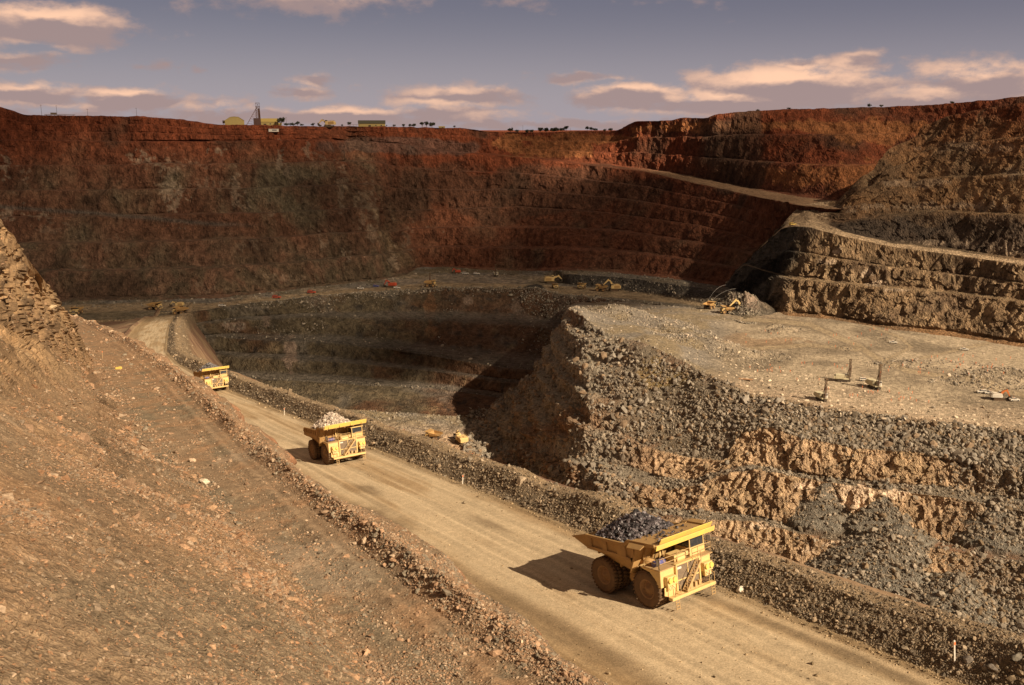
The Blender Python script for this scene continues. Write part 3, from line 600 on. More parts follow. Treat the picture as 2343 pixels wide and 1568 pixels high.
# ------------------------------------------------------------------ sheets laid out along the ramp (s downhill, t to the right of the way down)
def zramp(s):
    z = -30.8 - .145 * s
    return np.where(s > 725, np.maximum(-136 - (s - 725) * .19, -150.4), z)
def off(s): return np.interp(s, [-80, 250, 330, 387, 484, 600, 725, 860], [0, 0, 4, 10, 27, 48, 74, 108])
def zb(s): return -22.0 - .115 * s
def tR(s): return np.interp(s, [-30, 30, 46, 93, 164, 225, 303, 362, 420], [24.8, 24.7, 24.4, 25.8, 29.9, 31.6, 30.6, 27, 22])
def tT(s): return np.interp(s, [-30, 40, 55, 85, 132, 212, 362], [14.4, 14.4, 14.7, 15.7, 15.8, 20, 18])
def st_mesh(S_, Tf, Zf):
    """S_ (n,), Tf(n,m) t values, Zf(n,m) z values"""
    s = S_[:, None] * np.ones_like(Tf); X, Y = XY(s, Tf); return np.stack([X, Y, Zf], -1), s
def svals(s0, s1, k=.0035, mn=.16):
    o = [s0]
    while o[-1] < s1: o.append(o[-1] + max(mn, k * math.hypot(o[-1], 50)))
    return np.array(o)
def prof(nodes, S_):
    """nodes: list of (tfunc, zfunc, n) -> arrays"""
    T = []; Z = []; K = []
    for i in range(len(nodes) - 1):
        t0 = nodes[i][0](S_) + 0 * S_; t1 = nodes[i + 1][0](S_) + 0 * S_; z0 = nodes[i][1](S_) + 0 * S_; z1 = nodes[i + 1][1](S_) + 0 * S_
        n = nodes[i][2]; last = i == len(nodes) - 2; w = np.linspace(0, 1, n + (1 if last else 0), endpoint=last)
        T.append(t0[:, None] + (t1 - t0)[:, None] * w); Z.append(z0[:, None] + (z1 - z0)[:, None] * w); K.append(np.full(T[-1].shape, i))
    return np.concatenate(T, 1), np.concatenate(Z, 1), np.concatenate(K, 1)
S_D = svals(-25, 850)
cc = lambda s: 44 + off(s)
bh = lambda s: 1 - .55 * smooth(290, 400, s)
TD, ZD, KD = prof([(lambda s: cc(s) - np.where(s > 430, 75, 16), lambda s: np.where(s > 430, np.maximum(zramp(s) - 10, -152), zramp(s)), 16),
                   (lambda s: cc(s) - 14.5, lambda s: zramp(s) + np.where(s > 430, .2, 0), 8), (lambda s: cc(s) - 12.5, lambda s: zramp(s) + np.where(s > 430, 1.6, .0), 8),
                   (lambda s: cc(s) - 10.5, lambda s: zramp(s), 90), (lambda s: cc(s) + 9.3, lambda s: zramp(s), 22), (lambda s: cc(s) + 12.6, lambda s: zramp(s) + 2.35 * bh(s), 12),
                   (lambda s: cc(s) + 14.6, lambda s: zramp(s) + 2.2 * bh(s), 22), (lambda s: cc(s) + 18.5 - 2 * (1 - bh(s)), lambda s: zramp(s) - .4, 12), (lambda s: cc(s) + 24 - 6 * (1 - bh(s)), lambda s: zramp(s) - 2.5 - 14 * (1 - bh(s)), 40),
                   (lambda s: cc(s) + 24 + (zramp(s) + 201) * (.75 - .5 * (1 - bh(s))), lambda s: np.full_like(s, -204.0), 1)], S_D)
PD, sD = st_mesh(S_D, TD, ZD)
def shape_D():
    global PD, berm_w
    rel = TD - (44 + off(sD)); 
    near = KD
    road = smooth(-10.8, -9.6, rel) * smooth(9.6, 8.8, rel)
    ruts = 0
    for r0, w, dp in ((-6.5, .7, .07), (-4.0, .7, .06), (-1.2, .8, .06), (1.6, .8, .07), (3.6, .7, .05), (6.4, .7, .06)):
        ruts = ruts - dp * np.exp(-((rel - r0 - .5 * vn(sD / 25, sD * 0 + r0, sD * 0, 3)) / w) ** 2)
    PD[..., 2] += road * (ruts + .03 * fbm(PD, 1.5, 3, 300) + .12 * fbm(PD, 14, 2, 301))
    # camber and the windrow of loosened dirt at the foot of the berm
    PD[..., 2] += .22 * np.exp(-((rel - 8.9) / .35) ** 2) * (1 + .8 * fbm(PD, 1.2, 3, 302))
    bm = smooth(9.2, 10.6, rel) * smooth(30, 18, rel); berm_w = bm
    PD[..., 2] += bm * (.45 * fbm(PD, 9, 3, 303) + .22 * fbm(PD, 2.2, 3, 304) + .16 * fbm(PD, .6, 3, 305))
    crest = smooth(10.5, 12.3, rel) * smooth(16.5, 14.5, rel); PD[..., 2] += crest * .55 * vn(sD / 9, rel * 0, sD * 0, 77)
    out = smooth(20, 40, rel); PD[..., 2] += out * fbm(PD, 14, 4, 306) * 3
    lf = smooth(-14, -18, rel) * smooth(430, 470, sD); PD[..., 2] += lf * (fbm(PD, 22, 4, 307) * 3.2)
    return rel
relD = shape_D()
def color_D():
    P = PD; rel = relD
    a = fbm(P, 18, 3, 320); b = fbm(P, 4, 4, 321)
    sd_ = np.stack([sD, rel * 6.0, 0 * rel], -1)
    stk = fbm(sd_, 16, 4, 322); stk2 = fbm(np.stack([sD * .5, rel * 12, 0 * rel], -1), 9, 3, 323)
    c = mixa(ROADC * 1.02, np.array([.38, .27, .155]), smooth(-.1, .35, stk + .25 * a))
    c = mixa(c, ROADC * 1.18, smooth(.0, .4, stk2) * .6); stk3 = fbm(np.stack([sD * .4, rel * 22, 0 * rel], -1), 12, 3, 324); c = mixa(c, c * .72, smooth(.1, .5, stk3) * smooth(-.3, .3, a) * .6)
    c = mixa(c, np.array([.30, .205, .11]), smooth(-4.2, -7.0, rel + a * 1.6) * .75)
    # damp patches and dark skid marks
    for (s0, r0, ls, lr, k) in ((97, -6.0, 10, 2.6, .7), (112, -1.4, 5, 1.2, .45), (150, 1.5, 6, .9, .55), (176, -2, 5, 1.0, .5), (86, 3.4, 7, .8, .4), (62, 7.4, 16, 1.2, .45), (40, 7.0, 16, 1.0, .45), (205, 2, 5, .8, .5), (60, -6.5, 26, 1.5, .4), (258, 1, 6, 1, .5), (132, -7, 9, 1.5, .6), (310, 1, 5, 1, .4)):
        c = mixa(c, np.array([.17, .12, .07]), smooth(1.2, .3, np.hypot((sD - s0) / ls, (rel - r0) / lr) + b * .45) * min(.9, k * 1.4))
    # tyre tracks: bands of lug prints following the way of the trucks
    for r0, w_, ph in ((-7.6, .55, 0), (-3.1, .5, 1), (-2.2, .45, 2), (1.0, .55, 3), (2.6, .5, 4), (5.2, .55, 5), (7.7, .5, 6)):
        ctr = r0 + .7 * vn(sD / 34, sD * 0 + ph, sD * 0, 31); band = np.exp(-((rel - ctr) / w_) ** 4) * smooth(-.45, .25, vn(sD / 18, sD * 0 + ph * 3.3, sD * 0, 32))
        c = mixa(c, c * .74, band * (.45 + .55 * (np.sin(sD * 7.0 + np.abs(rel - ctr) * 5) > .1)) * .75); c = mixa(c, c * 1.22, np.exp(-((np.abs(rel - ctr) - w_ * 1.25) / .16) ** 2) * .5)
    # worn ruts
    for r0 in (-6.5, -4.0, 3.6, 6.4): c = mixa(c, np.array([.32, .225, .125]), np.exp(-((rel - r0 - .5 * vn(sD / 25, sD * 0 + r0, sD * 0, 3)) / .5) ** 2) * .35 * smooth(-.3, .3, stk2))
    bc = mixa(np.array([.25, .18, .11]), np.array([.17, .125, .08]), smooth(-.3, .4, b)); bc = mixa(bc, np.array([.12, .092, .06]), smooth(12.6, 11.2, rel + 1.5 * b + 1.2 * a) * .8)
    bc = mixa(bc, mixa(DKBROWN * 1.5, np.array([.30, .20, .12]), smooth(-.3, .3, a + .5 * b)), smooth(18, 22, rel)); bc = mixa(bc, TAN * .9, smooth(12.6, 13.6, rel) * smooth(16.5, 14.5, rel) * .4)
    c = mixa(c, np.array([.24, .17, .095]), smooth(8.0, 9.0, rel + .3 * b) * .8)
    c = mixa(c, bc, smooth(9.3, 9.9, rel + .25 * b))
    lf = smooth(-10.6, -11.6, rel + .3 * b); c = mixa(c, mixa(np.array([.30, .21, .13]), DKBROWN * 1.4, smooth(-.2, .4, a + b * .4)), lf)
    c = mixa(c, c * np.array([.85, .85, .85]), smooth(380, 500, sD) * .5)
    c *= (1 + .10 * b)[..., None]
    return np.clip(c, .01, .9)
PDc = color_D()
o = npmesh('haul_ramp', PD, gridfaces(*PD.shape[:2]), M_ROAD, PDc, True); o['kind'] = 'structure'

# ------------------------------------------------------------------ F: old bench beside the ramp with its windrow
S_F = svals(2, 385, .003, .12)
kdrop = lambda s: smooth(360, 385, s) * 35
TF, ZF, KF = prof([(lambda s: tT(s) - 14, lambda s: zb(s) - 6, 6), (lambda s: tT(s) - 1.5, lambda s: zb(s) + .05 - kdrop(s), 60), (lambda s: tR(s) - 3.4, lambda s: zb(s) - kdrop(s), 34), (lambda s: tR(s) - 1.9, lambda s: zb(s) + .75 - kdrop(s), 22),
                   (lambda s: tR(s), lambda s: zb(s) - .1 - kdrop(s), 40), (lambda s: np.minimum(tR(s) + 1.5 + (zb(s) - zramp(s)) * .38, cc(s) - 9.0), lambda s: np.minimum(zramp(s) - .3, zb(s) - kdrop(s) - 3), 3), (lambda s: np.minimum(tR(s) + 2 + (zb(s) - zramp(s)) * .38, cc(s) - 8.0) + .5, lambda s: np.minimum(zramp(s) - 2, zb(s) - kdrop(s) - 5), 1)], S_F)
PF, sF = st_mesh(S_F, TF, ZF); rF = TF - tR(sF)
PF[..., 2] += (fbm(PF, 6, 3, 400) * .28 + fbm(PF, .9, 4, 401) * .09) * smooth(1, -1, rF)
PF[..., 2] += np.exp(-((rF + 1.9) / .9) ** 2) * (.35 * fbm(PF, 1.3, 4, 402) + .5 * vn(sF / 7, 0 * sF, 0 * sF, 9))
PF[..., 2] += np.exp(-((rF + 5.0) / .45) ** 2) * .16 * (1 + fbm(PF, .8, 3, 403)) - np.exp(-((rF + 4.3) / .3) ** 2) * .10 - np.exp(-((rF + 6.6) / .3) ** 2) * .07
bt = smooth(-.3, 1.2, rF)
nn = ridg(PF, 5, 4, 404, (1, 1, .5)) * 1.0 + cells(PF, 2.2, 405, (1, 1, .6), 1) * .45
PF[..., 0] += .866 * nn * bt; PF[..., 1] += .5 * nn * bt
PF[..., 0] += .866 * 1.1 * vn(sF / 6, 0 * sF, 0 * sF, 10) * smooth(-1.6, 0, rF); PF[..., 1] += .5 * 1.1 * vn(sF / 6, 0 * sF, 0 * sF, 10) * smooth(-1.6, 0, rF)
def color_F():
    a = fbm(PF, 9, 3, 420); b = fbm(PF, 1.6, 4, 421); stk = fbm(np.stack([sF, rF * 5, 0 * rF], -1), 9, 4, 422)
    c = mixa(np.array([.27, .19, .12]), np.array([.21, .165, .11]), smooth(-.3, .4, stk + a * .5))
    c = mixa(c, np.array([.32, .185, .10]), smooth(-.1, .5, b + .3 * a + smooth(90, 220, sF) * .5) * .6)
    c = mixa(c, np.array([.33, .27, .20]), smooth(.2, .6, fbm(PF, 7, 4, 423)) * .45 * smooth(120, 80, sF))
    c = mixa(c, np.array([.33, .20, .115]), np.exp(-((rF + 1.9) / 1.3) ** 2) * .6)
    c = mixa(c, mixa(BROWN * 1.1, PALE * .7, smooth(.0, .5, fbm(PF, 3, 3, 424))), bt)
    c *= (1 + .15 * b)[..., None]; return np.clip(c, .01, .9)
o = npmesh('old_bench_track', PF, gridfaces(*PF.shape[:2]), M_OLDROAD, color_F(), True); o['kind'] = 'structure'

# ------------------------------------------------------------------ G: scree slope at the left, rising to a layered outcrop
UG = np.arange(-260, 960 + 2.4, 2.4)
def gplane(u, v):
    r = ray(u, v); s1 = -.5 * r[..., 0] + .866 * r[..., 1]; t1 = .866 * r[..., 0] + .5 * r[..., 1]
    return -10.3 / np.minimum(r[..., 2] + .115 * s1 + .78 * t1, -.004)
def vtoe(u, tt=17.5):
    vs = np.arange(760, 1780, 1.0); lam = gplane(np.full_like(vs, u), vs); r = ray(np.full_like(vs, u), vs); t1 = .866 * r[:, 0] + .5 * r[:, 1]
    T = np.clip(lam, 0, 600) * t1; k = np.where(T < tt + 2.2 * (u < 300) * (300 - u) / 100)[0]; return vs[k[0]] if len(k) else 1780.
def G_rails():
    g = [[], [], [], [], []]
    tab = {-260: ((280, 92), (640, 84), (880, 64), (1150, None)), 0: ((512, 115), (740, 104), (890, None), (1150, None)), 50: ((575, 131), (765, 118), (905, None), (1150, None)), 100: ((640, 150), (790, 133), (930, None), (1170, None)),
           150: ((718, 176), (825, 148), (945, None), (1180, None)), 200: ((797, 203), (862, 165), (960, None), (1190, None)), 215: ((817, 212), (868, 172), (965, None), (1195, None)), 240: ((855, 190), (905, None), (1000, None), (1220, None)), 270: ((903, 166), (950, None), (1045, None), (1255, None))}
    for u, q in tab.items():
        for i, (v, d) in enumerate(q): g[i].append((u, v, d if d else float(gplane(u, v))))
        g[4].append((u, 1800, float(gplane(u, 1800))))
    for u in list(range(300, 980, 6)):
        v0 = vtoe(u); 
        for i, (fa_, fb_) in enumerate(((0, 0), (.053, .07), (.149, .19), (.378, .42), (1.0, 1.0))):
            f = fa_ + (fb_ - fa_) * min(1, (u - 215) / 200.)
            v = v0 + (1820 - v0) * f; g[i].append((u, v, float(gplane(u, v))))
    return g
g = G_rails()
gb = np.array(g[0]); back = prj_rail(UG, rail_push(g[0], UG, 26, -24))
SG = Sheet([back] + g, [dict(rows=12), dict(rows=110, face=1), dict(rows=80), dict(rows=150), dict(rows=230)], -260, 960, 2.4)
def shape_G(S):
    P = S.P; u, v = S.u, S.v; d = S.d
    up = smooth(960, 760, v + (u - 100) * .2) * smooth(330, 200, u)                        # layered outcrop
    # beds dipping towards the lower right
    q = (P[..., 2] * 1.0 + P[..., 0] * .75 + P[..., 1] * .20)
    bed = cells(np.stack([P[..., 0] * .25, P[..., 1] * .25, q], -1), 1.5, 500, (1, 1, 1), .8)
    st_ = np.stack([-.5 * P[..., 0] + .866 * P[..., 1], (.866 * P[..., 0] + .5 * P[..., 1]) * .12, 0 * u], -1); S.P0 = st_
    n = up * (bed * .45 + ridg(P, 6, 4, 501) * .6 + cells(P, 2.2, 502, (1, 1, 1), 1) * .35 + fbm(P, 22, 3, 503) * 1.2)
    lo = 1 - up * .6
    A = smooth(10, 90, d)
    n += lo * (fbm(P, 16, 3, 504) * (.5 + 1.0 * A) + fbm(P, 3.2, 3, 505) * (.14 + .2 * A) + ridg(P, .9, 3, 506) * .06 + cells(P, .55, 507, (1, 1, 1), 1) * .045)
    n -= lo * smooth(.05, .45, fbm(st_, 3.0, 4, 525)) * .32
    rb = ridg(P, 9, 3, 508) * smooth(.1, .5, fbm(P, 20, 2, 509)) * .35 * lo; n += rb
    P = P + S.Ns * n[..., None]
    S.P = P; S.up = up; S.bed = bed
shape_G(SG)
def color_G(S):
    P = S.P; u, v = S.u, S.v
    a = fbm(P, 12, 4, 520); b = fbm(P, 2.5, 4, 521); c = fbm(P, .6, 3, 522); w = fbm(P, 30, 3, 523)
    k = mixa(np.array([.33, .21, .12]), np.array([.245, .17, .105]), smooth(-.25, .3, a)); k = mixa(k, np.array([.36, .24, .14]), smooth(.0, .5, b) * .45); k = mixa(k, np.array([.21, .17, .115]), smooth(1200, 1450, v + a * 120) * .5)
    k = mixa(k, np.array([.35, .29, .21]), smooth(.25, .55, fbm(P, 6, 4, 524)) * .45)
    k = mixa(k, np.array([.38, .245, .125]), S.up * .6); k = mixa(k, np.array([.13, .085, .05]), S.up * smooth(.1, .6, S.bed) * .75)
    k = mixa(k, PALE * .75, smooth(.52, .68, c) * .35)
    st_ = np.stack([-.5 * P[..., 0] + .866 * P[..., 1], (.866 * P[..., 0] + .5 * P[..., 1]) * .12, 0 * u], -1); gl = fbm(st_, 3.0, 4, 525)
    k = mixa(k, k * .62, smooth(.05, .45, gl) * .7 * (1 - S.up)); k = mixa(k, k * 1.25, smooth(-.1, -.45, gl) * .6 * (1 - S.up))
    k *= (.88 + .12 * c)[..., None]; return np.clip(k, .01, .9)
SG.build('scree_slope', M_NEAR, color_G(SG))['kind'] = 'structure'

# ------------------------------------------------------------------ the plain beyond the pit
def plain():
    rr = np.array([1650, 1900, 2400, 4000, 8000, 20000.]); aa = np.linspace(-R(75), R(75), 60)
    A, Rr = np.meshgrid(aa, rr); P = np.stack([Rr * np.sin(A), Rr * np.cos(A), -12 + 0 * A], -1); P[0, :, 2] = -80
    c = np.full(P.shape, 1.0) * RED * .7
    o = npmesh('ground', P, gridfaces(*P.shape[:2]), M_FAR, c, True); o['kind'] = 'structure'
plain()

# ------------------------------------------------------------------ object materials
def mat_plain(name, c, rough=.6, metal=0.0, dust=None, damt=.5, sc=3.0, spec=.4, bump=0.0):
    m, nt, b = mat_new(name); N = nt.nodes; L = nt.links
    b.inputs['Roughness'].default_value = rough; b.inputs['Metallic'].default_value = metal; b.inputs['Specular IOR Level'].default_value = spec
    tc = N.new('ShaderNodeTexCoord'); n1 = N.new('ShaderNodeTexNoise'); n1.inputs['Scale'].default_value = sc; n1.inputs['Detail'].default_value = 8; n1.inputs['Roughness'].default_value = .65
    L.new(tc.outputs['Object'], n1.inputs['Vector'])
    d = dust or tuple(q * .6 for q in c)
    mr = N.new('ShaderNodeMapRange'); L.new(n1.outputs[0], mr.inputs[0])
    for i, q in enumerate((.38, .66, 0, damt)): mr.inputs[i + 1].default_value = q
    mx = N.new('ShaderNodeMix'); mx.data_type = 'RGBA'; L.new(mr.outputs[0], mx.inputs[0]); mx.inputs[6].default_value = (*c, 1); mx.inputs[7].default_value = (*d, 1)
    L.new(mx.outputs[2], b.inputs['Base Color'])
    if bump:
        bp = N.new('ShaderNodeBump'); bp.inputs['Strength'].default_value = bump; bp.inputs['Distance'].default_value = .05; L.new(n1.outputs[0], bp.inputs['Height']); L.new(bp.outputs[0], b.inputs['Normal'])
    return m
DUST = (.36, .22, .10)
Y_ = mat_plain('yellow_paint', (.74, .53, .21), .55, 0, (.58, .42, .22), .8, 1.6)
YB = mat_plain('bright_yellow_paint', (.86, .62, .13), .55, 0, (.66, .46, .18), .75, 2.0)
YD = mat_plain('dusty_yellow_paint', (.46, .28, .10), .7, 0, DUST, .8, 1.2)
BDY = mat_plain('dump_body_steel', (.44, .27, .10), .75, 0, (.30, .18, .08), .8, .9, bump=.2)
TYR = mat_plain('dusty_tyre_rubber', (.17, .105, .06), .95, 0, (.11, .075, .05), .8, 2.0, .1, .3)
RIM = mat_plain('dusty_wheel_rim', (.30, .18, .09), .8, 0, (.20, .12, .06), .7, 3)
DK = mat_plain('dark_greasy_steel', (.05, .04, .03), .8, 0, (.12, .08, .05), .7, 2.5)
GRL = mat_plain('radiator_grille', (.24, .18, .12), .8, 0, (.15, .11, .08), .8, 5)
RAIL = mat_plain('handrail_steel', (.55, .38, .18), .7, 0, DUST, .7, 4)
DECK = mat_plain('deck_plate', (.42, .27, .12), .85, 0, (.50, .36, .20), .6, 3)
BLUE = mat_plain('blue_tank_paint', (.05, .06, .28), .4, 0, (.3, .28, .35), .6, 3)
GLS = mat_plain('dark_cab_glass', (.03, .035, .045), .12, 0, (.10, .09, .08), .4, 3, .8)
LENS = mat_plain('lamp_lens', (.75, .62, .35), .3, 0, (.55, .42, .2), .5, 6)
WHT = mat_plain('white_paint', (.72, .68, .60), .5, 0, (.5, .42, .32), .6, 2)
REDP = mat_plain('red_paint', (.55, .07, .03), .5, 0, (.35, .12, .06), .6, 2)
ORNP = mat_plain('orange_paint', (.62, .16, .03), .55, 0, (.42, .18, .08), .6, 2)
GRNY = mat_plain('drab_drill_paint', (.42, .36, .20), .6, 0, (.30, .24, .14), .7, 2)
SHEDW = mat_plain('cream_sheet_wall', (.44, .34, .12), .7, 0, (.38, .28, .11), .5, .4)
SHEDR = mat_plain('cream_sheet_roof', (.48, .35, .10), .6, 0, (.42, .30, .10), .5, .3)
GRNR = mat_plain('dark_green_roof', (.07, .065, .04), .7, 0, (.10, .09, .06), .5, .3)
RUST = mat_plain('rusty_steel', (.17, .085, .055), .85, 0, (.10, .06, .045), .8, .6)
LEAF = mat_plain('eucalypt_leaf', (.05, .055, .028), .8, 0, (.08, .075, .04), .7, .5)
BARK = mat_plain('tree_bark', (.16, .12, .09), .9, 0, (.1, .08, .06), .7, 2)
WOOD = mat_plain('weathered_wood', (.42, .30, .16), .9, 0, (.3, .2, .12), .6, 2)
PEGM = mat_plain('orange_peg_plastic', (.80, .22, .08), .6, 0, (.7, .3, .15), .4, 5)
BLK = mat_plain('black_hose', (.03, .03, .03), .8, 0, (.08, .06, .05), .5, 5)
WATER = mat_plain('water_spray', (.75, .70, .65), .6, 0, (.65, .6, .55), .5, 5); WATER.node_tree.nodes['Principled BSDF'].inputs['Alpha'].default_value = .35

class MB:
    def __init__(s): s.v = []; s.f = []
    def add(s, vs, fs):
        o = len(s.v); s.v += [tuple(q) for q in vs]; s.f += [tuple(i + o for i in f) for f in fs]; return s
    def box(s, c, d, rot=None, taper=(1, 1)):
        hx, hy, hz = d[0] / 2, d[1] / 2, d[2] / 2; M = rot or Matrix.Identity(3); c = Vector(c); vs = []
        for z in (-1, 1):
            kx, ky = (taper if z > 0 else (1, 1))
            for y in (-1, 1):
                for x in (-1, 1): vs.append(c + M @ Vector((x * hx * kx, y * hy * ky, z * hz)))
        return s.add(vs, [(0, 2, 3, 1), (4, 5, 7, 6), (0, 1, 5, 4), (2, 6, 7, 3), (0, 4, 6, 2), (1, 3, 7, 5)])
    def bar(s, a, b, w, h=None):
        a = Vector(a); b = Vector(b); d = b - a; L_ = d.length
        if L_ < 1e-5: return s
        q = d.to_track_quat('Z', 'Y').to_matrix(); return s.box((a + b) / 2, (w, h or w, L_), q)
    def cyl(s, a, b, r, r2=None, n=16, cap=True):
        a = Vector(a); b = Vector(b); r2 = r if r2 is None else r2; q = (b - a).to_track_quat('Z', 'Y').to_matrix(); vs = []
        for c, rr in ((a, r), (b, r2)):
            for i in range(n): vs.append(c + q @ Vector((rr * math.cos(2 * math.pi * i / n), rr * math.sin(2 * math.pi * i / n), 0)))
        fs = [(i, (i + 1) % n, n + (i + 1) % n, n + i) for i in range(n)]
        if cap: fs += [tuple(range(n - 1, -1, -1)), tuple(range(n, 2 * n))]
        return s.add(vs, fs)
    def lathe_x(s, prof, cx, cy, cz, n=40, sgn=1):
        vs = []; m = len(prof)
        for i in range(n):
            a = 2 * math.pi * i / n
            for (x, r) in prof: vs.append((cx + sgn * x, cy + r * math.cos(a), cz + r * math.sin(a)))
        fs = []
        for i in range(n):
            for j in range(m - 1): fs.append((i * m + j, ((i + 1) % n) * m + j, ((i + 1) % n) * m + j + 1, i * m + j + 1))
        return s.add(vs, fs)
    def prism(s, poly, x0, x1, axis='x'):
        n = len(poly); P = []
        for x in (x0, x1):
            for (a, b) in poly: P.append((x, a, b) if axis == 'x' else ((a, x, b) if axis == 'y' else (a, b, x)))
        fs = [tuple(range(n - 1, -1, -1)), tuple(range(n, 2 * n))] + [(i, (i + 1) % n, n + (i + 1) % n, n + i) for i in range(n)]
        return s.add(P, fs)
    def plate(s, pts, th):
        """closed slab from a planar polygon of 3-D points"""
        p = [Vector(q) for q in pts]; nrm = (p[1] - p[0]).cross(p[2] - p[0]).normalized() * th; n = len(p)
        return s.add(p + [q - nrm for q in p], [tuple(range(n)), tuple(range(2 * n - 1, n - 1, -1))] + [(i, n + i, n + (i + 1) % n, (i + 1) % n) for i in range(n)])
    def tube(s, pts, r, n=6):
        for a, b in zip(pts[:-1], pts[1:]): s.cyl(a, b, r, n=n)
        return s
    def build(s, name, mat, parent=None, smooth_=False, bevel=0.0):
        me = bpy.data.meshes.new(name); me.from_pydata(s.v, [], s.f); me.materials.append(mat)
        bm = __import__('bmesh').new(); bm.from_mesh(me); __import__('bmesh').ops.recalc_face_normals(bm, faces=bm.faces); bm.to_mesh(me); bm.free()
        if smooth_:
            for p in me.polygons: p.use_smooth = len(p.vertices) < 6
        o = bpy.data.objects.new(name, me); COL.objects.link(o); o.parent = parent
        if bevel:
            md = o.modifiers.new('bevel', 'BEVEL'); md.width = bevel; md.segments = 1; md.limit_method = 'ANGLE'
        return o
def copy_tree(o, parent=None):
    c = o.copy(); COL.objects.link(c); c.parent = parent
    for ch in o.children: copy_tree(ch, c)
    return c
def at(S, u, v):
    k = (S.uu - u) ** 2 + (S.vv - v) ** 2
    m = k < max(9.0, k.min() * 1.6 + 4); idx = np.where(m.ravel())[0]
    j = idx[np.argmin(S.dd.ravel()[idx])]
    return Vector(S.P.reshape(-1, 3)[j])
for S in (SA, SB, SCH, SG): S.uu, S.vv, S.dd = proj(S.P)
def inst(src, loc, rz, label=None, cat=None, group=None, rx=0.0, first=False, sc=1.0):
    o = src if first else copy_tree(src)
    o.location = loc; o.rotation_euler = (rx, 0, rz); o.scale = (sc, sc, sc)
    tag(o, label, cat, group); return o

# ------------------------------------------------------------------ loose rock
ICO_V = []; 
_p = (1 + 5 ** .5) / 2
ICO = np.array([(-1, _p, 0), (1, _p, 0), (-1, -_p, 0), (1, -_p, 0), (0, -1, _p), (0, 1, _p), (0, -1, -_p), (0, 1, -_p), (_p, 0, -1), (_p, 0, 1), (-_p, 0, -1), (-_p, 0, 1)]); ICO = ICO / np.linalg.norm(ICO[0])
ICOF = np.array([(0, 11, 5), (0, 5, 1), (0, 1, 7), (0, 7, 10), (0, 10, 11), (1, 5, 9), (5, 11, 4), (11, 10, 2), (10, 7, 6), (7, 1, 8), (3, 9, 4), (3, 4, 2), (3, 2, 6), (3, 6, 8), (3, 8, 9), (4, 9, 5), (2, 4, 11), (6, 2, 10), (8, 6, 7), (9, 8, 1)])
def rocks(name, pos, size, col, mat=None, flat=.7, parent=None, sink=.15, elong=.35, up=None):
    n = len(pos)
    q = RNG.normal(size=(n, 4)); q /= np.linalg.norm(q, axis=1, keepdims=True)
    if flat < .6: q[:, 1:3] *= .22; q /= np.linalg.norm(q, axis=1, keepdims=True)
    w, x, y, z = q.T
    Rm = np.stack([1 - 2 * (y * y + z * z), 2 * (x * y - z * w), 2 * (x * z + y * w), 2 * (x * y + z * w), 1 - 2 * (x * x + z * z), 2 * (y * z - x * w), 2 * (x * z - y * w), 2 * (y * z + x * w), 1 - 2 * (x * x + y * y)], -1).reshape(n, 3, 3)
    jit = 1 + RNG.uniform(-.38, .22, (n, 12, 1))
    sc = np.stack([1 + RNG.uniform(-elong, elong, n), 1 + RNG.uniform(-elong, elong, n), flat * (1 + RNG.uniform(-.3, .3, n))], -1)
    V = ICO[None] * jit * sc[:, None, :] * (size[:, None, None] * .5)
    V = np.einsum('nij,nkj->nki', Rm, V) + pos[:, None, :]
    V[..., 2] += (size * (.5 * flat - sink))[:, None] * .6
    F = ICOF[None] + (np.arange(n) * 12)[:, None, None]
    c = np.repeat(col[:, None, :], 12, 1)
    o = npmesh(name, V.reshape(-1, 3), F.reshape(-1, 3), mat or M_STONE, c.reshape(-1, 3), False, parent)
    return o
def pick(S, W, n):
    """n random points on a sheet with cell weights W (rows-1, cols-1)"""
    w = np.clip(W, 0, None).ravel(); c = np.cumsum(w); k = np.searchsorted(c, RNG.random(n) * c[-1]); nc = S.P.shape[1] - 1
    i = k // nc; j = k % nc; a = RNG.random((n, 1)); b = RNG.random((n, 1))
    P = S.P; p = (P[i, j] * (1 - a) + P[i + 1, j] * a) * (1 - b) + (P[i, j + 1] * (1 - a) + P[i + 1, j + 1] * a) * b
    return p, i, j
def lognorm(n, med, sg, lo, hi): return np.clip(med * np.exp(RNG.normal(size=n) * sg), lo, hi)

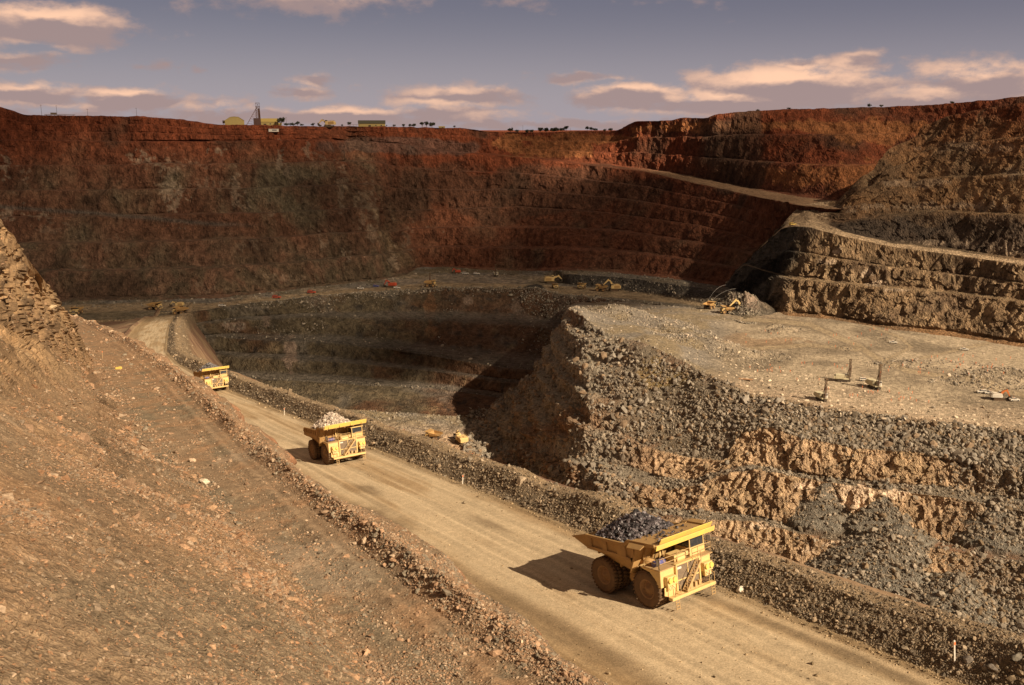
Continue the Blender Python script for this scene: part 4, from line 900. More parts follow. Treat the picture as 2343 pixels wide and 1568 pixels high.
# ------------------------------------------------------------------ haul truck (y forward, x to its own right)
def wheel(parent, x, y, r=1.78, w=1.12, dual=False):
    sg = 1 if x > 0 else -1
    ww = w * (2.1 if dual else 1)
    o = empty('wheel', (0, 0, 0)); o.parent = parent
    t = MB(); h = w / 2
    def tyre(cx):
        t.lathe_x([(-h * .72, r * .52), (-h * .98, r * .66), (-h, r * .86), (-h * .86, r * .955), (-h * .5, r * .975), (h * .5, r * .975), (h * .86, r * .955), (h, r * .86), (h * .98, r * .66), (h * .72, r * .52)], cx, y, r, 48)
        n = 30
        for i in range(n):
            a = 2 * math.pi * i / n; 
            for (cx2, off_, wd) in ((cx - h * .48, 0, h * .98), (cx + h * .48, math.pi / n, h * .98)):
                aa = a + off_; M = Matrix.Rotation(aa, 3, 'X')
                t.box(Vector((cx2, y, r)) + M @ Vector((0, 0, r * .985)), (wd, r * .125, r * .055), M)
    if dual: tyre(x); tyre(x - sg * (w + .12))
    else: tyre(x)
    t.build('tyre', TYR, o, True)
    m = MB(); xo = h * .72
    m.lathe_x([(xo * 1.05, r * .55), (xo * 1.12, r * .52), (xo * .75, r * .47), (xo * .35, r * .44), (xo * .3, r * .30), (xo * .55, r * .27), (xo * .62, r * .14), (xo * .95, r * .12), (xo * .98, 0.001)], x, y, r, 28, sg)
    for i in range(14):
        a = 2 * math.pi * i / 14; m.cyl((x + sg * xo * .3, y + r * .37 * math.cos(a), r + r * .37 * math.sin(a)), (x + sg * xo * .5, y + r * .37 * math.cos(a), r + r * .37 * math.sin(a)), r * .022, n=6)
    m.build('rim', RIM, o, True)
    return o
def rail_path(mb, pts, h=1.05, r=.03, post=1.1):
    for a, b in zip(pts[:-1], pts[1:]):
        a = Vector(a); b = Vector(b); L_ = (b - a).length; n = max(1, int(L_ / post))
        for k in (h, h * .55): mb.cyl(a + Vector((0, 0, k)), b + Vector((0, 0, k)), r, n=5)
        for i in range(n + 1): p = a.lerp(b, i / n); mb.cyl(p, p + Vector((0, 0, h)), r, n=5)
def dump_body(parent, kind):
    W = 3.72; b = MB()
    if kind == 0:
        top = [(-6.85, 5.15), (-4.7, 5.66), (.85, 5.90), (1.35, 6.32), (1.9, 6.36)]; low = [(1.95, 4.75), (.9, 4.42), (-4.55, 4.30), (-6.85, 5.02)]
    else:
        top = [(-5.3, 5.15), (-4.7, 5.66), (.9, 5.86), (1.6, 6.25), (1.9, 6.3)]; low = [(1.95, 4.6), (.9, 4.38), (-4.5, 4.25), (-5.3, 4.55)]
    th = .16
    for sg in (-1, 1):
        b.prism(top + low, sg * W, sg * (W - th))                                                            # upper side wall
        # lower flank leaning in to the floor
        if kind == 0: pts = [(-6.6, 4.98), (-4.5, 4.30), (.9, 4.42), (1.5, 4.6)]; bot = [(1.1, 3.0), (-2.6, 3.55), (-5.0, 4.2), (-6.6, 4.9)]
        else: pts = [(-5.3, 4.6), (-4.5, 4.25), (.9, 4.38), (1.5, 4.6)]; bot = [(1.1, 2.9), (-2.6, 3.4), (-4.6, 3.9), (-5.3, 4.4)]
        fl = [(sg * (W - .02), y, z) for y, z in pts] + [(sg * 2.75, y, z) for y, z in bot]
        n = len(fl); ctr = Vector((sg * 3.3, -2, 4.1))
        for i in range(n // 2 - 1):
            q = [fl[i], fl[i + 1], fl[n - 2 - i], fl[n - 1 - i]]; b.plate(q, .1 * sg)
    fy = [(-6.6, 4.92), (-5.0, 4.22), (-2.6, 3.57), (1.1, 3.02)] if kind == 0 else [(-5.3, 4.42), (-4.6, 3.92), (-2.6, 3.42), (1.1, 2.92)]
    for (y0, z0), (y1, z1) in zip(fy[:-1], fy[1:]): b.prism([(y0, z0), (y1, z1), (y1, z1 - .18), (y0, z0 - .18)], -2.8, 2.8)
    b.prism([(1.1, 3.0), (2.25, 6.2), (2.45, 6.2), (1.3, 3.0)], -3.6, 3.6)                                    # front wall
    for x in (-2.4, -1.2, 0, 1.2, 2.4): b.prism([(1.3, 3.1), (2.45, 6.1), (2.75, 6.1), (1.6, 3.1)], x - .1, x + .1)
    for y in (-4.2, -2.6, -1.0, .6): 
        z = np.interp(y, [q[0] for q in fy], [q[1] for q in fy]) - .3; b.box((0, y, z), (5.6, .22, .3))
    o = b.build('dump_body', BDY, parent, bevel=.025)
    for sg in (-1, 1):
        r = MB(); x = sg * (W + .09)
        if kind == 0:
            r.prism([(-6.95, 5.12), (-4.72, 5.74), (.85, 5.99), (1.35, 6.42), (1.9, 6.42), (1.9, 6.2), (1.45, 6.16), (.95, 5.70), (-4.65, 5.46), (-6.6, 5.02)], x - .11, x + .11)   # top rail
            r.prism([(-4.6, 4.62), (1.0, 4.72), (1.5, 4.66), (1.5, 4.42), (.9, 4.40), (-4.6, 4.30)], x - .09, x + .09)                                         # lower ledge
            for y0, y1 in ((-4.65, -4.0), (-2.35, -1.75), (-.15, .95)): r.prism([(y0, 4.6), (y1 + .12, 4.65), (y1, 5.75), (y0, 5.6)], x - .09, x + .07)
            r.prism([(-6.6, 5.05), (-4.65, 4.5), (-4.65, 5.6)], x - .08, x + .06)
        else:
            r.prism([(-5.35, 5.1), (-4.72, 5.74), (.85, 5.95), (1.5, 6.3), (1.9, 6.3), (1.9, 6.1), (.95, 5.72), (-4.65, 5.5), (-5.3, 4.95)], x - .1, x + .1)
            r.prism([(-5.2, 4.9), (1.2, 5.0), (1.2, 4.4), (-5.2, 4.3)], x - .09, x + .05)
            y = -5.2
            while y < .9: r.prism([(y, 4.8), (y + .38, 4.8), (y + .38, 5.6), (y, 5.6)], x - .09, x + .05); y += .88
            r.prism([(.9, 4.8), (1.6, 4.8), (1.6, 6.1), (.9, 5.8)], x - .09, x + .05)
        r.build('side_rib', BDY, o, bevel=.02)
    c = MB()
    c.plate([(-3.85, 1.5, 6.28), (3.85, 1.5, 6.28), (3.85, 5.0, 6.50), (-3.85, 5.0, 6.50)], .14)
    for x in (-3.2, -1.6, 0, 1.6, 3.2): c.prism([(1.9, 6.16), (4.9, 6.36), (4.9, 6.18), (2.1, 5.7)], x - .07, x + .07)
    for sg in (-1, 1): c.prism([(1.5, 6.45), (5.0, 6.68), (5.0, 6.34), (1.5, 6.1)], sg * 3.85 - .06, sg * 3.85 + .06)
    cn = c.build('canopy', BDY, parent, bevel=.02)
    l = MB()
    if kind == 0:
        l.plate([(3.2, 5.0, 6.52), (-3.75, 5.0, 6.52), (-3.75, 5.32, 7.05), (3.2, 5.32, 7.05)], .07)
        l.plate([(3.9, 5.25, 6.12), (-4.0, 5.25, 6.12), (-4.0, 5.38, 6.60), (3.9, 5.38, 6.60)], .08)
        l.box((0, 5.14, 6.36), (7.8, .26, .12))
        for q in ([(3.9, 1.75, 6.32), (4.5, 1.9, 5.95), (4.5, 3.7, 6.08), (3.9, 3.85, 6.45)], [(-3.9, 1.75, 6.32), (-4.5, 1.9, 6.5), (-4.5, 3.7, 6.6), (-3.9, 3.85, 6.45)]):
            wg = MB(); wg.plate(q, .08); wg.build('side_wing', BDY, cn, bevel=.01)
    else:
        l.plate([(3.75, 5.0, 6.42), (-3.95, 5.0, 6.42), (-3.95, 5.3, 7.08), (3.75, 5.3, 7.08)], .09)
        for x in (-3, -1, 1, 3): l.box((x, 5.2, 6.72), (.07, .12, .5))
    l.build('canopy_lip', YB, cn, bevel=.01)
def make_truck(kind, small=False):
    t = empty('haul_truck')
    dump_body(t, kind)
    c = MB(); c.box((-.85, -.5, 1.95), (.5, 9.2, .75)); c.box((.85, -.5, 1.95), (.5, 9.2, .75)); c.box((0, 3, 1.9), (2.6, 1.0, .9)); c.box((0, -2.9, 1.78), (3.0, 1.3, 1.3)); c.box((0, -5.0, 2.2), (2.4, .5, .7)); c.box((0, .6, 2.4), (2.2, 1.2, 1.0))
    c.cyl((-2.4, -2.9, 1.78), (2.4, -2.9, 1.78), .5); c.cyl((-2.5, 3, 1.78), (2.5, 3, 1.78), .3); c.box((0, 3.4, 3.2), (2.3, 2.2, 1.4))
    for sg in (-1, 1): c.cyl((sg * 1.55, 3.0, 1.7), (sg * 1.45, 3.0, 3.9), .27); c.cyl((sg * 1.1, .8, 2.4), (sg * 1.2, 0, 4.0), .22); c.cyl((sg * .9, -3.6, 2.0), (sg * .9, -4.6, 3.8), .2)
    c.build('chassis', DK, t)
    for sx in (2.1, -2.1): f = MB(); f.cyl((sx, .1, 2.1), (sx, 1.55, 2.1), .60, n=20); f.build('fuel_tank', YD, t, True)
    e = MB(); e.cyl((2.2, 1.6, 3.9), (2.2, 2.9, 3.9), .48, n=18); e.cyl((2.2, 2.9, 3.9), (2.2, 3.2, 3.9), .30, n=14); e.build('air_cleaner', YD, t, True)
    d = MB(); d.box((2.35, 4.0, 4.02), (2.2, 2.2, .1)); d.box((-2.4, 3.9, 4.02), (2.4, 2.6, .1)); d.box((0, 4.05, 3.98), (2.6, 1.7, .1)); d.build('deck', DECK, t)
    for xa, xb in ((1.55, 3.35), (-3.45, -1.75)):
        g = MB(); g.prism([(2.2, 3.97), (5.0, 3.97), (5.0, 2.35), (4.6, 2.3), (4.3, 2.95), (3.6, 3.6), (2.6, 3.75)], xa, xb); g.build('fender', Y_, t, bevel=.03)
    g = MB(); g.plate([(3.45, 2.15, 3.9), (1.6, 2.15, 3.9), (1.6, 1.1, 3.35), (3.45, 1.1, 3.35)], .1); g.build('mud_flap', DECK, t)
    r = MB(); r.box((-.15, 4.95, 2.85), (2.95, .35, 2.35)); r.build('radiator', GRL, t)
    rr = MB()
    for z in np.arange(1.8, 4.0, .13): rr.box((-.15, 5.135, z), (2.8, .03, .045))
    rr.build('grille_slat', GRL, t)
    y = MB(); y.box((1.42, 5.0, 2.85), (.2, .5, 2.5)); y.box((-1.72, 5.0, 2.85), (.2, .5, 2.5)); y.box((-.15, 5.02, 4.1), (3.3, .46, .16)); y.box((-.15, 5.16, 2.55), (2.9, .06, .12)); y.box((-.15, 5.16, 3.5), (.12, .06, 1.0))
    y.build('radiator_frame', Y_, t, bevel=.02)
    s = MB()                                                                                                  # diagonal stairway over the grille
    a = Vector((-1.35, 5.5, 4.0)); bb = Vector((.95, 5.75, 1.62))
    for dy in (-.28, .28): s.bar(a + Vector((0, dy, 0)), bb + Vector((0, dy, 0)), .07, .24)
    for k in range(12): p = a.lerp(bb, (k + .5) / 12); s.box(p, (.26, .56, .05))
    s.build('stairway', RAIL, t)
    h = MB(); h.cyl(a + Vector((0, .3, .95)), bb + Vector((0, .3, .95)), .03, n=5)
    for k in range(5): p = a.lerp(bb, k / 4) + Vector((0, .3, 0)); h.cyl(p, p + Vector((0, 0, .95)), .03, n=5)
    rail_path(h, [(3.35, 2.95, 4.05), (3.35, 5.0, 4.05), (1.4, 5.0, 4.05)]); rail_path(h, [(.9, 4.9, 4.1), (-.8, 4.9, 4.1)]); rail_path(h, [(-1.7, 5.1, 4.05), (-3.5, 5.1, 4.05), (-3.5, 2.7, 4.05)])
    for x in (2.1, -2.5): 
        for dx in (-.35, .35): h.tube([(x + dx, 5.95, 1.45), (x + dx, 5.95, 2.4), (x + dx, 5.55, 2.55)], .035, 5)
    h.build('handrail', RAIL, t)
    bm = MB(); bm.box((0, 5.75, 1.38), (5.9, .55, .30)); bm.box((0, 5.4, 1.3), (3.4, .6, .5)); bm.prism([(3.0, 2.3), (3.05, 1.55), (2.2, 1.2), (1.5, 1.2), (1.5, 2.3)], 5.0, 5.12, 'y'); bm.build('bumper', Y_, t, bevel=.03)
    tb = MB()
    for x in (-.55, .05): tb.box((x, 5.6, 1.82), (.3, .3, .6))
    tb.box((-.25, 5.55, 1.58), (1.3, .35, .1)); tb.box((-1.3, 5.4, 1.8), (.3, .3, .4)); tb.build('tow_hook', RAIL, t)
    for x in (2.25, -2.6):
        l = MB()
        for dx in (-.22, .22): l.bar((x + dx, 5.9, 1.35), (x + dx, 5.98, .28), .05)
        for z in (.35, .65, .95, 1.22): l.box((x, 5.94, z), (.44, .09, .05))
        l.build('ladder', RAIL, t)
    for x, y0 in ((2.35, 5.0), (-2.65, 5.0)):
        b_ = MB(); b_.box((x, y0 + .25, 2.95), (1.15, .5, .85)); b_.box((x, y0 + .2, 2.25), (.9, .4, .42)); lb = b_.build('lamp_box', Y_, t, bevel=.03)
        for dx in (-.29, .29):
            q = MB(); q.cyl((x + dx, y0 + .48, 3.05), (x + dx, y0 + .68, 3.05), .245, n=18); hl = q.build('headlight', YB, lb, True)
        for dx in (-.22, .22):
            q = MB(); q.cyl((x + dx, y0 + .38, 2.28), (x + dx, y0 + .46, 2.28), .15, n=14); q.build('lower_lamp', LENS, lb, True)
    k = MB(); k.box((-2.35, 3.45, 4.45), (2.1, 2.0, .8)); k.box((-2.35, 3.35, 5.85), (2.3, 2.35, .14)); 
    for x in (-3.3, -1.4):
        for yy in (2.55, 4.35): k.box((x, yy, 5.3), (.12, .12, 1.0))
    cab = k.build('cab', Y_, t, bevel=.03)
    w = MB(); w.box((-2.35, 3.45, 5.3), (1.86, 1.78, .95)); w.build('cab_window', GLS, cab)
    w = MB(); w.box((-3.75, 4.6, 5.2), (.5, .1, .7)); w.bar((-3.4, 4.4, 4.6), (-3.75, 4.55, 5.0), .05); w.build('mirror', DK, t)
    w = MB(); w.box((3.5, 4.9, 4.9), (.4, .08, .6)); w.bar((3.35, 4.9, 4.1), (3.45, 4.9, 4.7), .05); w.build('mirror', DK, t)
    q = MB(); q.box((0, 3.8, 4.35), (1.6, 1.2, .6)); q.cyl((-.5, 4.3, 4.2), (.6, 4.3, 4.2), .28, n=12); q.box((.9, 2.6, 4.9), (.18, .18, 1.9)); q.box((.5, 2.6, 4.9), (.12, .12, 1.9)); q.box((-.9, 4.1, 4.5), (.4, .7, .4)); q.build('engine_hood', Y_, t, bevel=.03)
    q = MB(); q.cyl((1.75, 3.9, 4.36), (3.05, 3.9, 4.36), .29, n=16); q.build('air_tank', BLUE, t, True)
    for x in (1.95, 2.85): q = MB(); q.cyl((x - .03, 3.9, 4.36), (x + .03, 3.9, 4.36), .31, n=16); q.build('tank_strap', RAIL, t)
    q = MB(); q.box((1.1, 5.19, 3.75), (.7, .04, .2)); q.build('name_plate', WHT, t)
    wheel(t, 2.85, 3.0); wheel(t, -2.85, 3.0)
    wheel(t, 3.0, -2.9, dual=True); wheel(t, -3.0, -2.9, dual=True)
    return t
def ramp_point(s, t): 
    j = np.argmin((sD - s) ** 2 + (TD - t) ** 2); z = float(zramp(np.float64(s)))
    x, y = XY(s, t); return Vector((x, y, z - .02))
M_ORE = mat_ground('broken_ore', 2.5, .6, .05, .6, 1.4); M_ORE.node_tree.nodes['Principled BSDF'].inputs['Roughness'].default_value = .42; M_ORE.node_tree.nodes['Principled BSDF'].inputs['Specular IOR Level'].default_value = .6
def load_mesh(loc, rz, rx, label, ca, cb, peak, name, n=1500, y0=-3.9, seed=1):
    r = np.random.default_rng(seed); M = (Matrix.Translation(loc) @ Matrix.Rotation(rz, 4, 'Z') @ Matrix.Rotation(rx, 4, 'X') @ Matrix.Scale(.885, 4))
    xs = np.linspace(-3.5, 3.5, 36); ys = np.linspace(y0, 2.0, 40); X, Y = np.meshgrid(xs, ys)
    def hz(X, Y): 
        q = np.maximum(np.hypot(X / 3.9, (Y + 1.1) / 4.1), 0); return 5.15 + np.clip(1.05 - q, 0, 1) ** .9 * peak
    Pm = np.stack([X, Y, hz(X, Y)], -1); Pm[..., 2] += fbm(Pm, 1.0, 3, seed) * .25
    Vw = np.einsum('ij,...j->...i', np.array(M.to_3x3()), Pm) + np.array(M.translation)
    col = np.tile(np.asarray(ca) * .8, (Pm.size // 3, 1))
    # one object: pile surface and its lumps
    px = r.uniform(-3.35, 3.35, n); py = r.uniform(y0 + .1, 1.9, n); pz = hz(px, py) + r.uniform(-.1, .12, n)
    extra = 70; px[:extra] = r.uniform(-2.6, 2.8, extra); py[:extra] = r.uniform(1.8, 4.3, extra); pz[:extra] = 6.34 + (py[:extra] - 1.5) * .063
    sz = np.clip(.28 * np.exp(r.normal(size=n) * .45), .12, .62); sz[:extra] *= .5
    L_ = np.einsum('ij,nj->ni', np.array(M.to_3x3()), np.stack([px, py, pz], -1)) + np.array(M.translation)
    f = r.random((n, 1)); cc_ = np.asarray(ca) * (1 - f) + np.asarray(cb) * f; cc_ *= r.uniform(.6, 1.3, (n, 1))
    o = rocks(name, L_, sz, cc_, M_ORE, .75)
    base = npmesh('pile_core', Vw, gridfaces(*Pm.shape[:2]), M_STONE, col, True); base.parent = o
    tag(o, label, 'rock load', 'rock loads heaped in the haul trucks'); return o
RX = math.atan(.145)
TR1 = make_truck(0); TR2 = make_truck(1)
TRUCKS = [(TR1, True, 56.6, 46.0, R(216.8), 'foremost yellow haul truck carrying black ore with its canopy wings out, lowest on the picture', (.018, .016, .017), (.15, .125, .13), 2.35, 'heap of glossy black ore in the foremost haul truck'),
          (TR2, True, 132.1, 43.6, R(213), 'middle yellow haul truck loaded with pale rock, climbing between two others on the ramp', (.42, .34, .27), (.60, .50, .40), 2.9, 'heap of pale whitish rock in the middle haul truck'),
          (TR2, False, 239.8, 47.8, R(213), 'farthest yellow haul truck on the ramp, loaded with slate grey rock', (.10, .09, .09), (.2, .18, .17), 2.8, 'pointed heap of slate grey rock in the farthest ramp truck')]
TS = .885
for i, (src, first, s, t, rz, lab, ca, cb, pk, ll) in enumerate(TRUCKS):
    q = Matrix.Rotation(rz, 3, 'Z') @ Vector((3.15 * TS, 3.0 * TS, 0)); x, y = XY(s, t); x -= q.x; y -= q.y
    s, t = -.5 * x + .866 * y, .866 * x + .5 * y; p = Vector((x, y, float(zramp(np.float64(s))) - .02)); inst(src, p, rz, lab, 'haul truck', 'loaded haul trucks climbing the ramp', RX, first, TS)
    load_mesh(p, rz, RX, ll, ca, cb, pk, 'ore_load', 1700 if i == 0 else 1100, -4.6 if i == 0 else -4.3, i + 3)

# ------------------------------------------------------------------ the cloud that shades the far side of the pit (unseen above the frame, added and shaped for its shade)
def make_shade_cloud():
    zc = 640.0; k = (zc + 75) / SUN.z; sh = np.array([SUN.x * k, SUN.y * k])
    poly = np.array([(-1100, 480), (-420, 530), (-170, 560), (60, 605), (110, 622), (160, 672), (225, 725), (300, 668), (420, 628), (700, 560), (1000, 1500), (-1100, 1500)], float)
    xs = np.arange(-1200, 1100, 12.0); ys = np.arange(450, 1600, 12.0); X, Y = np.meshgrid(xs, ys)
    # signed distance to the outline
    ins = np.zeros(X.shape, bool); dist = np.full(X.shape, 1e9)
    for i in range(len(poly)):
        a, b = poly[i], poly[(i + 1) % len(poly)]; ab = b - a
        q = np.clip(((X - a[0]) * ab[0] + (Y - a[1]) * ab[1]) / (ab @ ab), 0, 1); dist = np.minimum(dist, np.hypot(X - a[0] - q * ab[0], Y - a[1] - q * ab[1]))
        c = ((a[1] > Y) != (b[1] > Y)) & (X < (b[0] - a[0]) * (Y - a[1]) / (b[1] - a[1] + 1e-9) + a[0]); ins ^= c
    P0 = np.stack([X, Y, 0 * X], -1); sdv = np.where(ins, dist, -dist) + fbm(P0, 160, 4, 600) * 60
    # gaps through which the sun reaches the upper walls
    for (gx, gy, gr) in CLOUD_GAPS: sdv = np.minimum(sdv, (np.hypot((X - gx) / 1.5, Y - gy) - gr) + fbm(P0, 60, 3, 601) * 30)
    th = np.sqrt(np.clip(sdv, 0, None)) * 3.2
    top = np.stack([X + sh[0], Y + sh[1], zc + th * (1 + .4 * fbm(P0, 70, 3, 602)) + fbm(P0, 40, 3, 603) * 4 * (th > 0)], -1); bot = np.stack([X + sh[0], Y + sh[1], zc - th * .3], -1)
    keep = sdv > 0; kf = keep[:-1, :-1] | keep[1:, :-1] | keep[:-1, 1:] | keep[1:, 1:]
    F = gridfaces(*X.shape).reshape(X.shape[0] - 1, X.shape[1] - 1, 4)[kf]
    n = X.size; V = np.concatenate([top.reshape(-1, 3), bot.reshape(-1, 3)]); FF = np.concatenate([F, F[:, ::-1] + n])
    m, nt, b = mat_new('shade_cloud_vapour'); N = nt.nodes; L = nt.links
    b.inputs['Base Color'].default_value = (.85, .82, .80, 1); b.inputs['Roughness'].default_value = 1
    at_ = N.new('ShaderNodeAttribute'); at_.attribute_name = 'Col'; tr = N.new('ShaderNodeBsdfTransparent'); mx = N.new('ShaderNodeMixShader')
    sp = N.new('ShaderNodeSeparateColor'); L.new(at_.outputs['Color'], sp.inputs[0]); L.new(sp.outputs[0], mx.inputs[0]); L.new(tr.outputs[0], mx.inputs[1]); L.new(b.outputs[0], mx.inputs[2]); L.new(mx.outputs[0], N['Material Output'].inputs[0])
    den = np.clip(sdv / 45, 0, 1) * (.60 + .30 * fbm(P0, 120, 4, 604) - .14 * smooth(-600, -450, X) * smooth(60, -60, X) + .3 * smooth(-30, 30, X) * smooth(260, 180, X) * smooth(760, 700, Y)); den *= 1 - .42 * smooth(150, 260, X); den = np.clip(den, 0, .93).reshape(-1, 1)
    o = npmesh('shade_cloud', V, FF, m, np.repeat(np.concatenate([den, den]), 3, 1).reshape(-1, 3), True); o['kind'] = 'structure'
CLOUD_GAPS = [(95, 1215, 42), (420, 1010, 30)]
make_shade_cloud()

# ------------------------------------------------------------------ plant and vehicles of the pit
def make_small_truck():
    t = empty('haul_truck'); W = 3.6
    b = MB()
    for sg in (-1, 1):
        b.prism([(-6.4, 4.9), (-4.7, 5.6), (1.2, 5.95), (1.5, 4.4), (-4.5, 4.25), (-6.4, 4.6)], sg * W, sg * (W - .2))
        b.plate([(sg * W, -4.6, 4.3), (sg * W, 1.3, 4.45), (sg * 2.7, 1.1, 3.0), (sg * 2.7, -4.6, 4.0)], .12 * sg)
    b.prism([(-6.4, 4.6), (-4.6, 4.0), (1.1, 3.0), (1.3, 3.0), (2.4, 6.2), (2.1, 6.2), (1.0, 3.3), (-4.6, 4.3), (-6.4, 4.8)], -3.5, 3.5)
    b.plate([(-3.8, 1.5, 6.25), (3.8, 1.5, 6.25), (3.8, 5.1, 6.5), (-3.8, 5.1, 6.5)], .2)
    for y in (-4.2, -2.6, -1.0, .6):
        for sg in (-1, 1): b.box((sg * (W + .05), y, 5.0), (.12, .4, 1.2))
    body = b.build('dump_body', YD, t)
    c = MB(); c.box((0, -.3, 1.95), (2.3, 9.4, .8)); c.box((0, 3.2, 2.6), (2.6, 3.2, 1.5)); c.cyl((-2.4, -2.9, 1.78), (2.4, -2.9, 1.78), .5); c.build('chassis', DK, t)
    d = MB(); d.box((0, 3.9, 4.0), (6.8, 2.4, .14)); d.box((2.35, 4.5, 3.3), (1.9, 1.0, 1.4)); d.box((-2.35, 4.5, 3.3), (1.9, 1.0, 1.4)); d.box((0, 5.6, 1.45), (5.6, .5, .4)); d.box((0, 4.2, 4.4), (1.6, 1.2, .7)); d.build('deck', Y_, t)
    g = MB(); g.box((0, 5.0, 2.8), (2.8, .4, 2.2)); g.build('radiator', GRL, t)
    k = MB(); k.box((-2.35, 3.45, 4.5), (2.1, 2.0, .9)); k.box((-2.35, 3.4, 5.8), (2.2, 2.2, .15)); cb = k.build('cab', Y_, t)
    w = MB(); w.box((-2.35, 3.45, 5.3), (1.9, 1.85, .85)); w.build('cab_window', GLS, cb)
    for x, y, dd in ((2.85, 3.0, 0), (-2.85, 3.0, 0), (3.0 - .55, -2.9, 1), (-3.0 + .55, -2.9, 1)):
        o = MB(); h = 1.15 if dd else .56; sg = 1 if x > 0 else -1
        o.lathe_x([(-h, .9), (-h, 1.55), (-h * .85, 1.74), (h * .85, 1.74), (h, 1.55), (h, .9)], x, y, 1.76, 22); wo = o.build('wheel', TYR, t, True)
        q = MB(); q.lathe_x([(h * .95, .95), (h * .7, .8), (h * .7, .3), (h * .9, .25), (h * .9, .01)], x, y, 1.76, 16, sg); q.build('rim', YD, wo, True)
    return t
def make_excavator(pose=0, paint=None, sc=1.0, name='excavator', body=None):
    """y forward; tracks, house, cab, boom, stick, bucket"""
    P = paint or Y_; e = empty(name)
    for sg in (-1, 1):
        t = MB(); x = sg * 2.7; t.prism([(-4.4, .5), (-3.9, .05), (3.9, .05), (4.4, .5), (4.5, 1.0), (4.1, 1.75), (-4.1, 1.75), (-4.5, 1.0)], x - .65, x + .65)
        for i in range(15): t.box((x, -4 + i * .57, 1.78), (1.4, .3, .1)); t.box((x, -4 + i * .57, .05), (1.4, .3, .08))
        tr = t.build('track', TYR, e)
        q = MB()
        for y in (-3.7, 3.7): q.cyl((x + sg * .5, y, .92), (x + sg * .72, y, .92), .62, n=14)
        q.box((x + sg * .55, 0, .9), (.25, 6, .5)); q.build('track_frame', DK, tr)
    u = MB(); u.cyl((0, 0, 1.5), (0, 0, 2.3), 1.7, n=20); u.box((0, 0, 1.2), (4.4, 3.2, .8)); u.build('slew_ring', DK, e)
    h = MB(); h.box((0, -1.7, 4.0), (6.2, 7.6, 3.2)); h.box((0, -5.7, 3.7), (5.8, 1.0, 2.6)); h.box((1.9, 1.4, 3.4), (2.0, 2.6, 1.8)); h.box((-2.1, 1.9, 3.2), (1.9, 2.4, 1.6)); h.box((1.4, -3.2, 5.8), (2.0, 2.4, .5)); h.box((-1.5, -2.8, 5.75), (1.8, 3.2, .4)); h.cyl((.4, -3.8, 5.4), (.4, -3.8, 6.5), .22, n=8)
    ho = h.build('house', body or P, e, bevel=.08)
    for sx in (3.12, -3.12):
        q = MB(); q.box((sx, -2.5, 4.1), (.03, 5.4, 2.4))
        for y in (-4.6, -3.2, -1.8, -.4): q.box((sx * 1.008, y, 4.1), (.05, 1.1, 2.3))
        q.build('side_panel', body or (YD if paint is None else P), ho)
    q = MB(); rail_path(q, [(3.0, 1.0, 5.6), (3.0, -5.2, 5.6), (-3.0, -5.2, 5.6), (-3.0, 0.6, 5.6)], 1.0, .05, 1.6); q.build('handrail', RAIL, ho)
    c = MB(); c.box((-2.1, 2.0, 5.1), (1.9, 2.2, 2.2)); c.box((-2.1, 2.0, 6.75), (2.0, 2.3, .15)); cb = c.build('cab', body or P, e)
    w = MB(); w.box((-2.1, 2.05, 6.2), (1.95, 2.2, .95)); w.box((-2.1, 3.13, 5.4), (1.6, .06, 1.2)); w.build('cab_window', GLS, cb)
    if pose == 0: A, B, Cc, D_ = (1.6, 3.4), (3.9, 10.2), (5.3, 10.4), (10.4, 5.6)           # high boom, stick angled down
    elif pose == 1: A, B, Cc, D_ = (1.6, 3.4), (5.2, 6.6), (6.6, 6.9), (10.2, 3.6)           # low crowd
    else: A, B, Cc, D_ = (1.6, 3.4), (4.6, 8.4), (6.0, 8.4), (9.0, 3.0)
    b = MB(); mid = ((A[0] + B[0]) / 2 - .9, (A[1] + B[1]) / 2 + .5)
    b.prism([(A[0], A[1] - .4), (mid[0] + 1.1, mid[1] - .9), (B[0], B[1] - 1.3), (Cc[0], Cc[1] - .9), (Cc[0] + .2, Cc[1]), (B[0] - .1, B[1] + .2), (mid[0] - .2, mid[1] + .5), (A[0] - .5, A[1] + .6)], -.65, .65); bo = b.build('boom', P, e, bevel=.05)
    for a1, b1 in (((-1.0, 2.9, 3.0), (-1.0, (A[0] + B[0]) / 2 + 1.0, (A[1] + B[1]) / 2 + .2)), ((1.0, 2.9, 3.0), (1.0, (A[0] + B[0]) / 2 + 1.0, (A[1] + B[1]) / 2 + .2)), ((0, B[0] - .5, B[1] + .3), (0, Cc[0] + .8, Cc[1] + .5))):
        b = MB(); b.cyl(a1, b1, .25, n=10); b.build('hydraulic_ram', DK, bo)
    dy, dz = D_[0] - Cc[0], D_[1] - Cc[1]; L_ = math.hypot(dy, dz); nx, nz = -dz / L_, dy / L_
    s = MB(); s.prism([(Cc[0] - dy * .12 + nx * .6, Cc[1] - dz * .12 + nz * .6), (Cc[0] + nx * .9, Cc[1] + nz * .9), (D_[0] + nx * .3, D_[1] + nz * .3), (D_[0] - nx * .3, D_[1] - nz * .3), (Cc[0] - nx * .7, Cc[1] - nz * .7)], -.45, .45); s.build('stick', P, e, bevel=.04)
    k = MB(); y, z = D_
    k.prism([(y + .5, z + .6), (y + .9, z - .4), (y + .4, z - 2.2), (y - 1.2, z - 2.9), (y - 2.3, z - 2.4), (y - 2.4, z - 1.9), (y - 1.1, z - 2.3), (y, z - 1.6), (y + .2, z - .4), (y - .2, z + .4)], -1.7, 1.7)
    for sg in (-1.7, 1.6): k.prism([(y + .3, z + .2), (y + .7, z - .6), (y + .2, z - 2.2), (y - 1.2, z - 2.8), (y - 2.2, z - 2.3)], sg, sg + .1)
